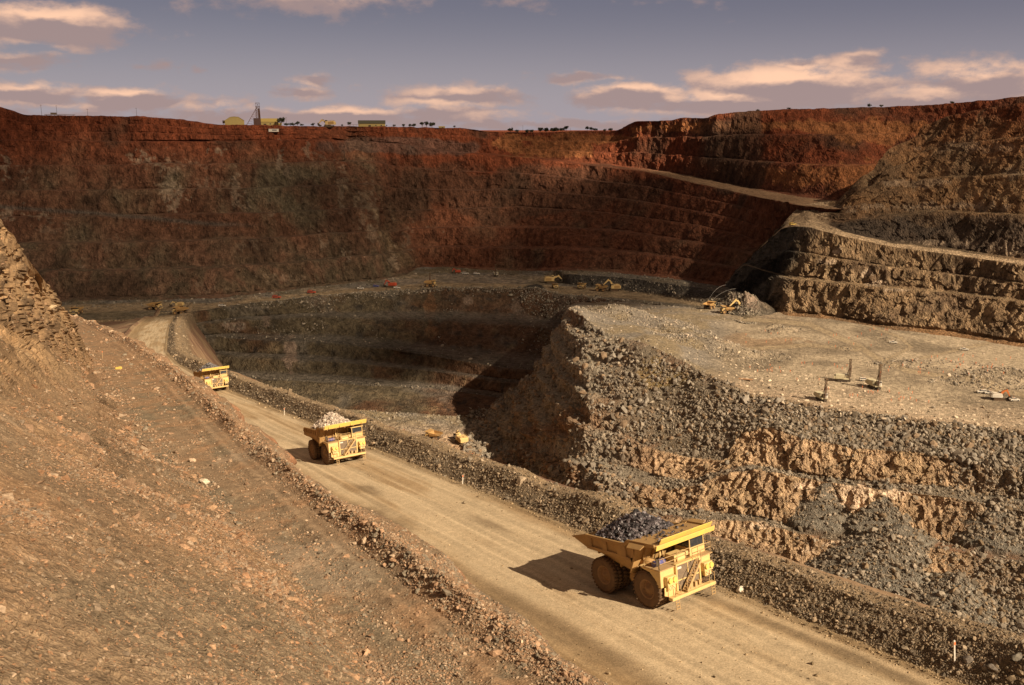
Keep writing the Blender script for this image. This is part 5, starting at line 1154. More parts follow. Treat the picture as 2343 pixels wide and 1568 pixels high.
    for x in (-1.4, -.7, 0, .7, 1.4): k.prism([(y - 2.2, z - 2.5), (y - 2.8, z - 2.2), (y - 2.3, z - 2.0)], x - .15, x + .15)
    k.build('bucket', DK, e)
    return e
PALEP = mat_plain('pale_drill_paint', (.62, .56, .38), .6, 0, (.40, .33, .2), .6, 1)
MASTP = mat_plain('dark_mast_paint', (.16, .10, .05), .7, 0, (.07, .055, .045), .7, 1)
def make_drill():
    e = empty('drill_rig')
    for sg in (-1, 1):
        t = MB(); x = sg * 1.5; t.prism([(-2.6, .4), (-2.3, .05), (2.3, .05), (2.6, .4), (2.6, .9), (2.3, 1.2), (-2.3, 1.2), (-2.6, .9)], x - .35, x + .35); t.build('track', DK, e)
    b = MB(); b.box((0, -.2, 1.65), (3.4, 7.0, .5)); b.box((.3, -1.4, 2.9), (3.4, 4.4, 2.2)); b.box((.6, -3.9, 2.5), (2.6, 1.2, 1.6)); b.cyl((-1.2, -2.6, 2.4), (-1.2, -.8, 2.4), .5, n=12); b.build('machinery_house', PALEP, e, bevel=.05)
    q = MB(); rail_path(q, [(1.8, -3.6, 1.9), (1.8, 1.2, 1.9)], 1.0, .05, 1.2); rail_path(q, [(-1.7, -3.4, 1.9), (-1.7, .6, 1.9)], 1.0, .05, 1.2); q.build('handrail', RAIL, e)
    c = MB(); c.box((-1.1, 2.2, 2.7), (1.5, 1.8, 1.6)); c.box((-1.1, 2.2, 4.0), (1.6, 1.9, .12)); cb = c.build('cab', WHT, e); w = MB(); w.box((-1.1, 2.2, 3.6), (1.4, 1.82, .8)); w.build('cab_window', GLS, cb)
    m = MB(); H = 11.6; y0 = 3.5
    for x in (-.45, .45):
        for y in (y0 - .4, y0 + .4): m.box((x, y, H / 2 + .6), (.17, .17, H))
    n = 13
    for i in range(n):
        z0 = .8 + i * (H - .6) / n; z1 = .8 + (i + 1) * (H - .6) / n
        for y in (y0 - .5, y0 + .5): m.bar((-.55, y, z0), (.55, y, z1), .08); m.bar((-.55, y, z0), (.55, y, z0), .08)
        for x in (-.55, .55): m.bar((x, y0 - .5, z0 if i % 2 else z1), (x, y0 + .5, z1 if i % 2 else z0), .08)
    m.box((0, y0, H + .8), (1.5, 1.4, .5)); m.bar((-.9, y0 - 1.6, 2.0), (-.5, y0 - .5, 7.0), .16); m.bar((.9, y0 - 1.6, 2.0), (.5, y0 - .5, 7.0), .16); mo = m.build('mast', MASTP, e)
    r = MB(); r.cyl((0, y0, .2), (0, y0, H), .13, n=8); r.box((0, y0, 7.0), (.9, .9, 1.2)); r.cyl((.5, y0 + .7, 3), (.5, y0 + .7, 9.5), .12, n=6); r.build('drill_string', RUST, mo)
    d = MB(); d.box((0, 3.5, .8), (1.8, 1.6, .9)); d.build('dust_skirt', DK, e)
    return e
def make_ute(paint=None, tray=True):
    e = empty('utility_vehicle'); P = paint or WHT
    b = MB(); b.prism([(-2.4, .5), (2.35, .45), (2.45, .75), (2.3, 1.02), (1.0, 1.12), (-2.4, 1.08)], -.9, .9); b.prism([(.95, 1.08), (.35, 1.72), (-1.0 if tray else -2.2, 1.75), (-1.2 if tray else -2.35, 1.08)], -.8, .8); bo = b.build('body', P, e, bevel=.05)
    w = MB(); w.prism([(.84, 1.14), (.34, 1.62), (-.9 if tray else -2.0, 1.64), (-1.05 if tray else -2.2, 1.14)], -.83, .83); w.build('window_band', GLS, bo)
    w = MB(); w.prism([(.9, 1.16), (.42, 1.64), (.47, 1.66), (.98, 1.16)], -.7, .7); w.build('windscreen', GLS, bo)
    if tray:
        w = MB()
        for x in (-.87, .87): w.box((x, -1.75, 1.2), (.06, 1.3, .3))
        w.box((0, -2.38, 1.2), (1.75, .06, .3)); w.build('tray', P, bo)
    w = MB(); w.box((0, -.3, 1.82), (.5, .25, .12)); w.build('light_bar', ORNP, bo)
    w = MB(); w.cyl((.7, -1.1, 1.7), (.7, -1.1, 3.6), .03, n=5); w.build('whip_flag', ORNP, bo)
    for x in (-.82, .82):
        for y in (1.5, -1.5): w = MB(); w.lathe_x([(-.13, .2), (-.13, .36), (-.1, .39), (.1, .39), (.13, .36), (.13, .2), (.11, .01)], x, y, .39, 16, 1 if x > 0 else -1); w.build('wheel', BLK, e, True)
    return e
STR = make_small_truck(); EX0 = make_excavator(0); EX1 = make_excavator(1); EXR = make_excavator(2, REDP); EXO = make_excavator(2, ORNP, body=WHT); DR = make_drill(); UT = make_ute(); WG = make_ute(None, False)
GT = 'haul trucks working on the far bench'
def put(S, src, u, v, rz, lab, cat, grp=None, first=False, sc=1.0, dz=-.05):
    p = at(S, u, v); p.z += dz; return inst(src, p, R(rz), lab, cat, grp, 0, first, sc)
# facing: rz 0 looks away from the camera, 90 to picture left, 180 at the camera, 270 to picture right
put(SA, STR, 176, 716, 178, 'haul truck on the far bench seen head on behind the end of the scree spur', 'haul truck', GT, True)
put(SA, STR, 354, 706, 262, 'empty haul truck at the road junction, its tail to the left', 'haul truck', GT)
put(SA, STR, 412, 717, 82, 'haul truck at the road junction heading left, just in front of a yellow machine', 'haul truck', GT)
put(SA, STR, 985, 655, 268, 'haul truck passing in front of the brown drill mast on the far bench', 'haul truck', GT)
put(SA, STR, 1269, 657, 190, 'small dark haul truck below the yellow face shovel on the far bench', 'haul truck', GT, sc=.72)
put(SA, STR, 1331, 659, 160, 'yellow truck under the water spray beside the black rock bank', 'haul truck', GT, sc=.9)
put(SA, STR, 1376, 664, 70, 'haul truck being loaded under the stick of the far bench excavator', 'haul truck', GT)
put(SCH, STR, 1623, 704, 320, 'yellow haul truck beside the arc of spray left of the plateau excavator', 'haul truck', GT, sc=.85)
put(SCH, STR, 1664, 716, 95, 'haul truck under the bucket of the excavator at the edge of the plateau', 'haul truck', GT, sc=.9)
put(SA, STR, 990, 1004, 62, 'haul truck with a raised pale body on the floor of the inner pit', 'haul truck', GT, sc=.92)
GE = 'yellow mining excavators'
put(SA, EX0, 1404, 664, 95, 'yellow excavator with high arched boom loading a truck on the far bench', 'excavator', GE, True)
put(SCH, EX0, 1697, 716, 98, 'yellow excavator with tracks turned sideways at the left corner of the drilled plateau', 'excavator', GE)
put(SA, EX1, 1262, 646, 276, 'yellow face shovel digging at the black rock bank, boom low to the right', 'excavator', GE, True, 1.1)
put(SA, EX1, 1056, 1012, 25, 'yellow excavator seen from behind on the floor of the inner pit', 'excavator', GE, sc=.95)
put(SA, EX1, 755, 289, 88, 'yellow excavator alone on the skyline among low trees', 'excavator', GE, sc=1.2)
put(SA, EX1, 410, 700, 90, 'dusty machine half hidden behind the truck at the road junction', 'excavator', GE, sc=.7)
put(SA, EXR, 897, 655, 80, 'red excavator parked against the foot of the far left wall', 'excavator', None, True, .8)
put(SCH, EXO, 2284, 912, 262, 'excavator with orange boom and white body at the right edge of the plateau', 'excavator', None, True, .6)
GD = 'drill rigs with raised masts'
put(SCH, DR, 1877, 914, 195, 'drill rig nearest the edge of the plateau, raised mast and pale deck', 'drill rig', GD, True, .95)
put(SCH, DR, 1998, 886, 195, 'tallest drill rig on the plateau with a dark raised mast', 'drill rig', GD, False, 1.08)
put(SCH, DR, 1926, 870, 255, 'drill rig behind the white wagon with a separate box on its deck', 'drill rig', GD, False, .98)
put(SA, DR, 981, 650, 200, 'brown drill mast standing behind a haul truck on the far bench', 'drill rig', GD)
put(SA, DR, 1134, 630, 170, 'dark drill rig with leaning mast at the foot of the red wall', 'drill rig', GD)
put(SA, EXR, 1045, 624, 90, 'dark red loader at the foot of the red wall', 'excavator', None, False, .62)
GU = 'utility vehicles parked about the pit'
put(SCH, WG, 1975, 870, 262, 'white wagon parked between the tall drill rig and the squat one', 'utility vehicle', GU, True, 1.05)
put(SCH, UT, 2042, 784, 255, 'white ute on the looping wheel track at the back of the plateau', 'utility vehicle', GU, True)
put(SCH, UT, 2206, 799, 250, 'white ute standing apart below the dark rock wall on the right', 'utility vehicle', GU)
put(SCH, UT, 2262, 899, 80, 'white ute left of the orange excavator, nearer of the pair', 'utility vehicle', GU)
put(SCH, WG, 2244, 897, 85, 'white wagon farthest left in the group by the orange excavator', 'utility vehicle', GU)
put(SCH, UT, 2322, 915, 275, 'low trailer ute at the right end by the orange excavator', 'utility vehicle', GU)
put(SA, UT, 508, 699, 265, 'pale ute on the road right of the junction trucks', 'utility vehicle', GU, sc=1.3)
put(SA, UT, 825, 659, 265, 'pale ute left of the blue van at the foot of the far left wall', 'utility vehicle', GU, sc=1.3)
put(SA, WG, 1066, 625, 270, 'white wagon just right of the dark red loader', 'utility vehicle', GU, sc=1.4)
put(SA, WG, 1090, 627, 275, 'white wagon between the loader and the dark drill rig', 'utility vehicle', GU, sc=1.4)
put(SA, UT, 908, 658, 270, 'white ute in front of the red excavator', 'utility vehicle', GU, sc=1.3)
UB_ = make_ute(BLUE, False); put(SA, UB_, 860, 654, 270, 'small blue van at the foot of the far left wall', 'van', None, True, 1.2)
UR = make_ute(REDP, False); put(SA, UR, 634, 680, 265, 'red van on the pale strip, nearer the road junction', 'van', 'red vans along the far bench', True, 1.6); put(SA, UR, 712, 669, 265, 'red van on the pale strip, nearer the blue van', 'van', 'red vans along the far bench', sc=1.6)
_y = make_ute(YB, False); put(SB, _y, 1813, 514, 300, 'yellow van on the bend of the high haul road', 'van', None, True, 1.3)

# water spray arcs
def arc(a, b, h, r, lab, first=None):
    a = Vector(a); b = Vector(b); m = MB(); pts = []
    for k in range(13): q = k / 12; p = a.lerp(b, q); p.z += h * 4 * q * (1 - q) * (1 - .3 * q); pts.append(p)
    m.tube(pts, r, 5); o = m.build('water_jet', WATER); tag(o, lab, 'water jet', 'water jets laying dust'); return o
p = at(SCH, 1620, 702); q = at(SA, 1676, 668)
arc(p + Vector((0, 0, 5)), q + Vector((-6, 0, 5)), 4, .055, 'upper of two spray arcs left of the plateau excavator'); arc(p + Vector((3, 0, 5)), q + Vector((2, 0, 2)), 3, .055, 'lower of two spray arcs left of the plateau excavator')
p = at(SA, 1331, 659); arc(p + Vector((1, 0, 6)), p + Vector((-4, 8, 18)), 2, .05, 'steep spray jet over the yellow truck by the black bank')

# ------------------------------------------------------------------ skyline: headframe, sheds, trees, poles
def zero_at(u, v, d): return Vector(D(u, v, d))
def headframe():
    e = empty('mine_headframe'); k = 1.0
    m = MB(); H = 22.5; w0 = 2.6
    for x in (-w0, w0):
        for y in (-w0, w0): m.bar((x * 1.05, y, 0), (x * .75, y * .8, H), .45)
    for i in range(9):
        z0 = i * H / 9; z1 = z0 + H / 9; a0 = w0 * (1.05 - .3 * i / 9)
        for y in (-w0, w0): m.bar((-a0, y, z0), (a0, y, z1), .25); m.bar((a0, y, z0), (-a0, y, z1), .25); m.bar((-a0, y, z0), (a0, y, z0), .3)
        for x in (-a0, a0): m.bar((x, -w0, z0), (x, w0, z1), .25)
    m.box((1.2, 0, H * .45), (2.2, 2.4, H * .9)); m.build('tower', RUST, e)
    c = MB(); c.box((0, 0, H), (5.2, 5.2, .4)); c.box((0, 0, H + 4.2), (5.0, 5.0, .35))
    for x in (-2.2, 2.2):
        for y in (-2.2, 2.2): c.box((x, y, H + 2.1), (.3, .3, 4.2))
    c.bar((-2.2, -2.2, H + .2), (2.2, -2.2, H + 4), .2); c.bar((2.2, -2.2, H + .2), (-2.2, -2.2, H + 4), .2); c.build('crown_platform', RUST, e)
    w = MB(); w.cyl((-.15, 0, H + 1.7), (.15, 0, H + 1.7), 1.6, n=18); w.build('winding_wheel', RUST, e)
    b = MB()
    for y in (-3.4, 3.4): b.bar((-14.5, y, 0), (-1.2, y * .4, H - 1), .45)
    for i in range(8):
        q = i / 8; q2 = (i + 1) / 8; f = lambda r, s: (-14.5 + 13.3 * r, s * (3.4 - 2.0 * r), (H - 1) * r)
        b.bar(f(q, -1), f(q2, 1), .25); b.bar(f(q, 1), f(q2, -1), .25); b.bar(f(q, -1), f(q, 1), .25); b.bar(f(q, -1), (-2.2, -2, (H - 1) * q), .2); b.bar(f(q2, -1), (-2.2, -2, (H - 1) * q), .18)
    b.build('back_leg', RUST, e)
    s = MB(); s.box((-1.5, 0, 4.4), (8.5, 8, 8.8)); s.build('shaft_house', mat_plain('dark_sheet_wall', (.10, .05, .04), .8, 0, (.07, .045, .04), .6, .5), e)
    return e
def shed(L_, W_, h, rise, name='shed', roof=None, gable=False, door=True, wins=2):
    """long side along local x; gable turns the gable end to the camera"""
    e = empty(name); w = MB()
    if gable: w.prism([(-L_ / 2, 0), (L_ / 2, 0), (L_ / 2, h), (L_ * .22, h + rise * .9), (0, h + rise), (-L_ * .22, h + rise * .9), (-L_ / 2, h)], -W_ / 2, W_ / 2, 'y')
    else: w.prism([(-W_ / 2, 0), (W_ / 2, 0), (W_ / 2, h), (0, h + rise), (-W_ / 2, h)], -L_ / 2, L_ / 2, 'x')
    wo = w.build('wall', SHEDW, e)
    r = MB()
    if gable:
        ps = [(-L_ / 2 - .3, h - .1), (-L_ * .22, h + rise * .92), (0, h + rise + .15), (L_ * .22, h + rise * .92), (L_ / 2 + .3, h - .1)]
        r.prism(ps + [(a, b + .25) for a, b in ps[::-1]], -W_ / 2 - .3, W_ / 2 + .3, 'y')
    else:
        ps = [(-W_ / 2 - .4, h - .1), (0, h + rise + .1), (W_ / 2 + .4, h - .1)]; r.prism(ps + [(a, b + .25) for a, b in ps[::-1]], -L_ / 2 - .4, L_ / 2 + .4, 'x')
    r.build('roof', roof or SHEDR, e)
    if door: d = MB(); d.box((-L_ * .08, -W_ / 2 - .05, 1.6), (3.0, .12, 3.2)); d.build('door', DK, e)
    for k in range(wins): d = MB(); d.box((L_ * (.15 + .2 * k), -W_ / 2 - .05, h * .55), (1.6, .1, 1.2)); d.build('window', GLS, e)
    return e
def on_rim(u, back=12, dz=-.4):
    c = np.abs(SA.U - u).argmin(); P = SA.P; rows = np.where(SA.seg[:, c] == 1)[0]; j = rows[-1] - int(back / 15); return Vector(P[j, c]) + Vector((0, 0, dz))
def face_cam(p): return math.atan2(-p.x, p.y) 
def setrim(e, u, lab, cat, grp=None, back=14, dz=-.4, rz=0, sc=1.0):
    p = on_rim(u, back, dz); e.location = p; e.rotation_euler = (0, 0, face_cam(p) + rz); e.scale = (sc,) * 3; tag(e, lab, cat, grp); return e
setrim(headframe(), 590, 'tall rusty lattice headframe with a sloping back leg on the far rim', 'headframe', sc=.93)
setrim(shed(21, 14, 6.3, 4.2, gable=True, wins=0, door=False), 537, 'cream shed with rounded gable left of the headframe', 'shed', 'cream sheds around the headframe', 20)
setrim(shed(26, 10, 5.2, 3.6, wins=1), 612, 'long low cream shed right of the headframe', 'shed', 'cream sheds around the headframe', 20)
setrim(shed(8, 6, 2.8, 1.2, wins=0, door=False), 636, 'little lean-to at the right end of the long low shed', 'shed', 'cream sheds around the headframe', 20)
setrim(shed(33, 14, 5.0, 3.6, roof=GRNR, wins=3), 851, 'cream shed with a dark green roof standing alone on the far rim', 'shed', None, 20)
setrim(shed(10, 6, 2.6, .8, wins=1, door=False), 1012, 'small flat hut on the far rim among scattered trees', 'shed', None, 20, sc=.8)
def hut():
    e = empty('site_hut'); w = MB(); w.box((0, 0, 1.7), (11, 3, 3.0)); w.build('wall', WHT, e); w = MB(); w.box((0, 0, 3.3), (11.4, 3.4, .25)); w.build('roof', WHT, e)
    w = MB(); w.box((.8, -1.55, 2.0), (5, .1, 1.0)); w.build('window', GLS, e); return e
h = hut(); p = at(SA, 628, 300); h.location = p + Vector((0, -3, -.3)); h.rotation_euler = (0, 0, face_cam(p)); tag(h, 'white flat-roofed hut on the ledge just under the far rim', 'hut')
# open frame next to the green roofed shed, tanks left of the gabled shed
def gantry():
    e = empty('open_carport'); m = MB(); m.box((0, 0, 3.4), (12, 5, .25))
    for x in (-5.5, -2, 1.5, 5): m.box((x, -2.2, 1.7), (.25, .25, 3.4)); m.box((x, 2.2, 1.7), (.25, .25, 3.4))
    m.build('frame', RUST, e); return e
setrim(gantry(), 812, 'open steel carport at the left end of the green roofed shed', 'carport', None, 20)
def tank():
    e = empty('water_tank'); m = MB(); m.cyl((0, 0, 3), (0, 0, 6.0), 2.2, n=16); m.build('tank', GRL, e); m = MB()
    for x in (-1.5, 1.5):
        for y in (-1.5, 1.5): m.box((x, y, 1.5), (.3, .3, 3))
    m.bar((-1.5, -1.5, 0), (1.5, -1.5, 3), .2); m.build('stand', RUST, e); return e
setrim(tank(), 516, 'grey tank on a stand at the left end of the gabled shed', 'water tank', None, 20, sc=1.1)
def pole(h_, arm=True):
    e = empty('power_pole'); m = MB(); m.cyl((0, 0, 0), (0, 0, h_), .16, .11, 7); m.build('pole', BARK, e)
    if arm: m = MB(); m.box((0, 0, h_ - .6), (2.2, .14, .14)); m.box((0, 0, h_ - .45), (.12, .12, .3)); m.build('crossarm', BARK, e)
    return e
for u, hh, arm, lab in ((94, 11, 1, 'pole with crossarm at the far left of the rim'), (132, 10, 1, 'second pole from the left on the rim, behind a low platform'), (200, 7, 1, 'short pole between the two left poles and the lone one'), (314, 9, 1, 'lone pole on the bare rim left of the sheds'),
                        (655, 10, 1, 'thin pole just right of the dark tree by the long shed'), (1197, 9, 0, 'bare mast beside the first clump of rim bushes'), (1306, 4, 0, 'stub post right of the long hedge on the rim')):
    setrim(pole(hh, arm), u, lab, 'power pole', 'poles along the rim', 14, rz=.3, sc=1.1)
m = MB(); m.box((0, 0, 1.2), (30, 4, .4))
for x in (-13, -5, 5, 13): m.box((x, 0, .6), (.4, 3, 1.2))
m.box((-6, 0, 2.4), (6, 3, 1.8)); o = m.build('low_platform', GRL); setrim(o, 136, 'long low platform with a box on it behind the left poles', 'platform', None, 14)
def tree(h_, r_, sd, open_=.5, nleaf=520):
    rr = np.random.default_rng(sd); e = empty('gum_tree'); m = MB(); tips = []
    m.cyl((0, 0, -.4), (rr.uniform(-.2, .2), 0, h_ * .45), .035 * h_, .02 * h_, 7)
    for k in range(5):
        a = rr.uniform(0, 6.28); p0 = Vector((0, 0, h_ * rr.uniform(.22, .45))); p1 = Vector((math.cos(a) * r_ * .6, math.sin(a) * r_ * .6, h_ * rr.uniform(.55, .85))); m.cyl(p0, p1, .022 * h_, .01 * h_, 5); tips.append(p1)
    m.build('trunk', BARK, e)
    tips.append(Vector((0, 0, h_ * .8))); tips.append(Vector((r_ * .2, 0, h_ * .62)))
    c = np.array([tips[i] for i in rr.integers(0, len(tips), nleaf)]); d = rr.normal(size=(nleaf, 3)); d /= np.linalg.norm(d, axis=1, keepdims=True); c = c + d * rr.random((nleaf, 1)) ** .5 * r_ * open_ * [.85, .85, .6]
    c[:, 2] = np.clip(c[:, 2], .15 * h_, h_); s = r_ * .13; V = c[:, None, :] + rr.normal(size=(nleaf, 3, 3)) * s; F = np.arange(nleaf * 3).reshape(-1, 3)
    npmesh('crown', V.reshape(-1, 3), F, LEAF, None, False, e); return e
TT = [(644, 11.5, 4.6, 'dark rounded gum tree right of the long low shed, tallest on the rim'), (655, 4.5, 3, 'bush at the foot of the thin pole by the tall gum'), (664, 4, 3, 'low bush right of the thin pole'), (672, 3.5, 2.5, 'smallest bush right of the thin pole'), (680, 6, 3, 'dense bush midway between tall gum and skyline excavator'), (690, 3.4, 2.4, 'low bush hugging the dense midway bush'), (716, 5, 2.6, 'single bush left of the skyline excavator'), (731, 3, 1.8, 'tiny bush just left of the skyline excavator'), (746, 3, 1.8, 'tiny bush at the bucket of the skyline excavator'),
      (800, 5.4, 2.6, 'bush just left of the open carport'), (782, 3, 1.8, 'tiny bush right of the skyline excavator'), (903, 3.6, 2.2, 'small bush right of the green roofed shed'), (924, 5.0, 2.8, 'leafy bush left of the pair of gums'), (938, 5.4, 3.0, 'left gum of the close pair'), (946, 6.0, 2.8, 'right gum of the close pair'), (966, 8.5, 3.2, 'slender gum left of the spreading one'), (976, 9.0, 3.6, 'spreading gum left of the flat hut'), (988, 7.0, 4.2, 'broad gum close to the flat hut'),
      (1040, 3, 2.2, 'low bush on the rim right of the flat hut'), (1168, 6.5, 4.0, 'arched dark gum at the left end of the long row'), (1182, 4.2, 3.5, 'flat bush right of the arched gum'), (1206, 4, 4, 'flat bush right of the bare mast'), (1220, 4, 4.4, 'second flat bush right of the bare mast'), (1236, 6, 4.6, 'tall clump starting the long dark row'), (1250, 6, 4.8, 'second clump of the long dark row'), (1262, 5.4, 4.6, 'third clump of the long dark row'), (1274, 6, 4.6, 'fourth clump of the long dark row'), (1286, 5, 4.2, 'fifth clump of the long dark row'), (1297, 8, 3.8, 'tall open gum ending the long dark row'),
      (1342, 6.6, 3.2, 'upright gum at the left of the right-hand trio'), (1352, 6, 3.6, 'middle gum of the right-hand trio'), (1362, 4.4, 3, 'low gum of the right-hand trio'), (1386, 3.6, 3, 'small bush left of the red dump'), (1398, 4.4, 4, 'rounded bush nearest the foot of the red dump'),
      (1990, 4.5, 3.2, 'lone bush on the rim above the rock shoulder'), (2180, 3, 2.6, 'tiny bush high on the right rim'), (1735, 3, 2.4, 'tiny bush on top of the red dump'), (1805, 3.2, 2.4, 'small bush on the red dump right of centre'), (2015, 3, 2.6, 'low bush just right of the lone bush above the shoulder')]
for i, (u, h_, r_, lab) in enumerate(TT): setrim(tree(h_, r_, 100 + i, .55, 420 if h_ > 5 else 240), u, lab, 'tree', 'trees and bushes along the rim', 10, -.6, rz=i * 1.3)

# ------------------------------------------------------------------ loose rock strewn over the ground (nobody could count it)
def cellw(S, f): 
    w = f; return (w[:-1, :-1] + w[1:, 1:]) / 2
def stuff(o, lab, cat): o['kind'] = 'stuff'; return tag(o, lab, cat)
def scatter(S, W, n, size, palette, name, lab, cat, flat=.6, mat=None, sink=.2, vary=.35, elong=.35):
    p, i, j = pick(S, cellw(S, W), n); d = proj(p)[2]; sz = size(n, d)
    c = np.asarray(palette)[RNG.integers(0, len(palette), n)] * RNG.uniform(1 - vary, 1 + vary, (n, 1))
    return stuff(rocks(name, p, sz, c, mat, flat, None, sink, elong), lab, cat)
u, v, d = SG.uu, SG.vv, SG.dd
onscr = ((u > -60) & (u < 2400) & (v > -50) & (v < 1640)).astype(float)
clump = .15 + smooth(-.05, .5, fbm(SG.P, 7, 4, 900)) * 1.6
W = onscr * (SG.seg >= 1) * (1 - .75 * SG.up) * clump * (1 + 1.0 * (SG.seg <= 2))
scatter(SG, W, 80000, lambda n, d: lognorm(n, .040, .62, .018, .45) * (.6 + d / 36.), [(.28, .178, .105), (.32, .20, .12), (.25, .16, .10), (.22, .165, .115), (.34, .25, .17), (.30, .17, .095)], 'scree_stones', 'flat brown stones strewn down the left slope', 'scree', .34, None, .12, .3, .5)
class GS: pass
FS = GS(); FS.P = PF; fu, fv, fd = proj(PF); rr_ = TF - tR(sF)
on = ((fu > -60) & (fu < 2400) & (fv < 1640) & (fd > 5) & (KF >= 1) & (KF <= 4)).astype(float)
# screen area per cell keeps the stones even in the picture
def sarea(uu, vv): 
    du = np.gradient(uu, axis=1) * np.gradient(vv, axis=0) - np.gradient(uu, axis=0) * np.gradient(vv, axis=1); return np.abs(du)
W = on * np.clip(sarea(fu, fv), 0, 30) * (.12 + 2.4 * np.exp(-((rr_ + 1.7) / 1.2) ** 2) + .9 * smooth(-3.5, -2.6, rr_) * 0 + 1.0 * smooth(.1, .5, fbm(PF, 5, 3, 901)) + 1.2 * np.exp(-((rr_ + 6.4) / .7) ** 2) * .4 + 1.4 * np.exp(-((TF - tT(sF)) / 1.2) ** 2))
scatter(FS, W, 42000, lambda n, d: lognorm(n, .042, .6, .02, .5) * (.7 + d / 45.), [(.30, .185, .11), (.35, .22, .135), (.25, .17, .11), (.22, .18, .13), (.38, .28, .19)], 'windrow_stones', 'reddish rubble windrow along the edge of the old bench track', 'rubble', .55, None, .15, .3)
DS = GS(); DS.P = PD; du_, dv_, dd_ = proj(PD)
on = ((du_ > -60) & (du_ < 2450) & (dv_ < 1640) & (dd_ > 5)).astype(float) * np.clip(sarea(du_, dv_), 0, 30)
W = on * smooth(9.0, 9.8, relD) * smooth(22, 17, relD)
scatter(DS, W, 52000, lambda n, d: lognorm(n, .062, .6, .03, .7) * (.7 + d / 110.), [(.23, .17, .11), (.17, .13, .085), (.27, .20, .13), (.19, .155, .115), (.13, .10, .07), (.31, .24, .165)], 'berm_gravel', 'dark gravel and clods covering the safety berm beside the ramp', 'gravel', .7, None, .2, .35)
W = on * (smooth(-10.4, -9.9, relD) * smooth(9.6, 9.0, relD)) * smooth(430, 380, sD) * (.15 + np.exp(-((relD - 8.9) / .5) ** 2) * 6 + np.exp(-((relD + 9.8) / .8) ** 2) * 2)
scatter(DS, W, 2600, lambda n, d: lognorm(n, .06, .5, .03, .3) * (.7 + d / 100.), [(.30, .22, .13), (.20, .15, .09), (.42, .32, .2)], 'road_pebbles', 'pebbles and clods along the edges of the ramp', 'pebbles', .7)
# spoil and broken rock of the pit faces
u, v, d, P = SCH.uu, SCH.vv, SCH.dd, SCH.P; sg = SCH.seg
on = ((u > 1060) & (u < 2420) & (v < 1640)).astype(float)
led = np.isin(sg, (2, 4, 6)).astype(float); b_ = fbm(P, 16, 3, 910)
pale_ = np.clip(sum(blob(u, v, U0, V0, ru, rv, P, .5, int(U0), 4.0) for (U0, V0, ru, rv) in ((1842, 1112, 17, 10), (1895, 1132, 18, 12), (1960, 1122, 30, 12), (2020, 1132, 50, 12), (1950, 1150, 26, 16))), 0, 1)
W = on * (1 - pale_) * (led * (.3 + .9 * smooth(-.1, .3, b_)) + (sg >= 8) * (.75 - .5 * SCH.cone) * smooth(1180, 1420, u) + np.isin(sg, (3, 5, 7)) * (.015 + .35 * smooth(2130, 2340, u + b_ * 60)) + SCH.cone * .25) * (1 - .1 * smooth(1330, 1200, u)) * np.where(sg == 2, 1.5, 1)
scatter(SCH, W, 70000, lambda n, d: lognorm(n, .62, .62, .3, 3.4), [(.25, .21, .16), (.19, .16, .125), (.16, .13, .095), (.28, .235, .18), (.22, .16, .10), (.31, .26, .20)], 'spoil_rubble', 'grey broken rock spilling down the slopes below the plateau', 'rubble', .7, M_STONE, .2, .3)
W2 = on * ((sg == 2) * smooth(1560, 1400, u) * 1.5 + (sg == 2) * .35 + np.isin(sg, (3, 4, 5, 6)) * smooth(1480, 1380, u) * .8)
scatter(SCH, W2, 2600, lambda n, d: lognorm(n, 2.3, .35, 1.4, 5.5), [(.27, .235, .19), (.20, .17, .135), (.15, .12, .09), (.24, .17, .11)], 'spoil_blocks', 'big broken blocks lying on the grey slope below the plateau', 'rubble', .7, M_STONE, .28, .25)
mound = smooth(1720, 1600, u + (v - 760) * .3) * (sg <= 1) * (v > 683)
hp = np.zeros(P.shape[:2])
for ((hu, hv), rr, hh, st, an) in HEAPS_C: c = Zp(hu, hv, -130); hp = np.maximum(hp, heap(P, c, rr * 1.25, 1, 1, st, an, .4, int(hu)) > .05)
W = on * (mound * .5 * smooth(-.2, .4, fbm(P, 12, 3, 911)) + hp * (sg <= 1) * 1.4 + (sg <= 1) * .008 + (sg == 1) * (SCH.t > .97) * .8)
scatter(SCH, W, 9000, lambda n, d: lognorm(n, .65, .5, .3, 2.8), [(.27, .23, .18), (.20, .17, .13), (.34, .29, .22), (.42, .34, .26)], 'plateau_rubble', 'broken rock on the muck mound and the small heaps of the plateau', 'rubble', .7, M_STONE)
u, v, d, P = SA.uu, SA.vv, SA.dd, SA.P; sg = SA.seg
on = ((u > 100) & (u < 1740) & (v > 560)).astype(float)
e = np.exp(-((sg == 8) * (1 - SA.t) + (sg == 9) * SA.t * 2 + (~np.isin(sg, (8, 9))) * 9) ** 2 / .03)
W = on * (e * 1.5 * smooth(450, 800, u) + np.isin(sg, (10, 12)) * .15 + (sg == 9) * .35 * smooth(.0, .4, fbm(P, 30, 3, 912)) * smooth(480, 620, u) + (sg == 9) * smooth(1180, 1260, u) * .5 + (sg == 14) * (SA.t < .08) * .5 + (sg == 6) * .12 + (sg == 7) * smooth(1290, 1320, u) * .5)
for (hu, hv, hz, rr, hh) in HEAPS_A: c = Zp(hu, hv, hz); W += on * (np.hypot(P[..., 0] - c[0], P[..., 1] - c[1]) < rr * .95) * 2.0
W += on * blob(u, v, 1090, 958, 30, 20, P, .5, 913, 8) * (sg >= 13) * 1.6
scatter(SA, W, 13000, lambda n, d: lognorm(n, 1.0, .5, .6, 4.0), [(.20, .175, .135), (.15, .13, .10), (.24, .20, .15), (.32, .27, .21)], 'far_rubble', 'broken rock along the edge of the far bench and the inner pit ledges', 'rubble', .7, M_STONE)

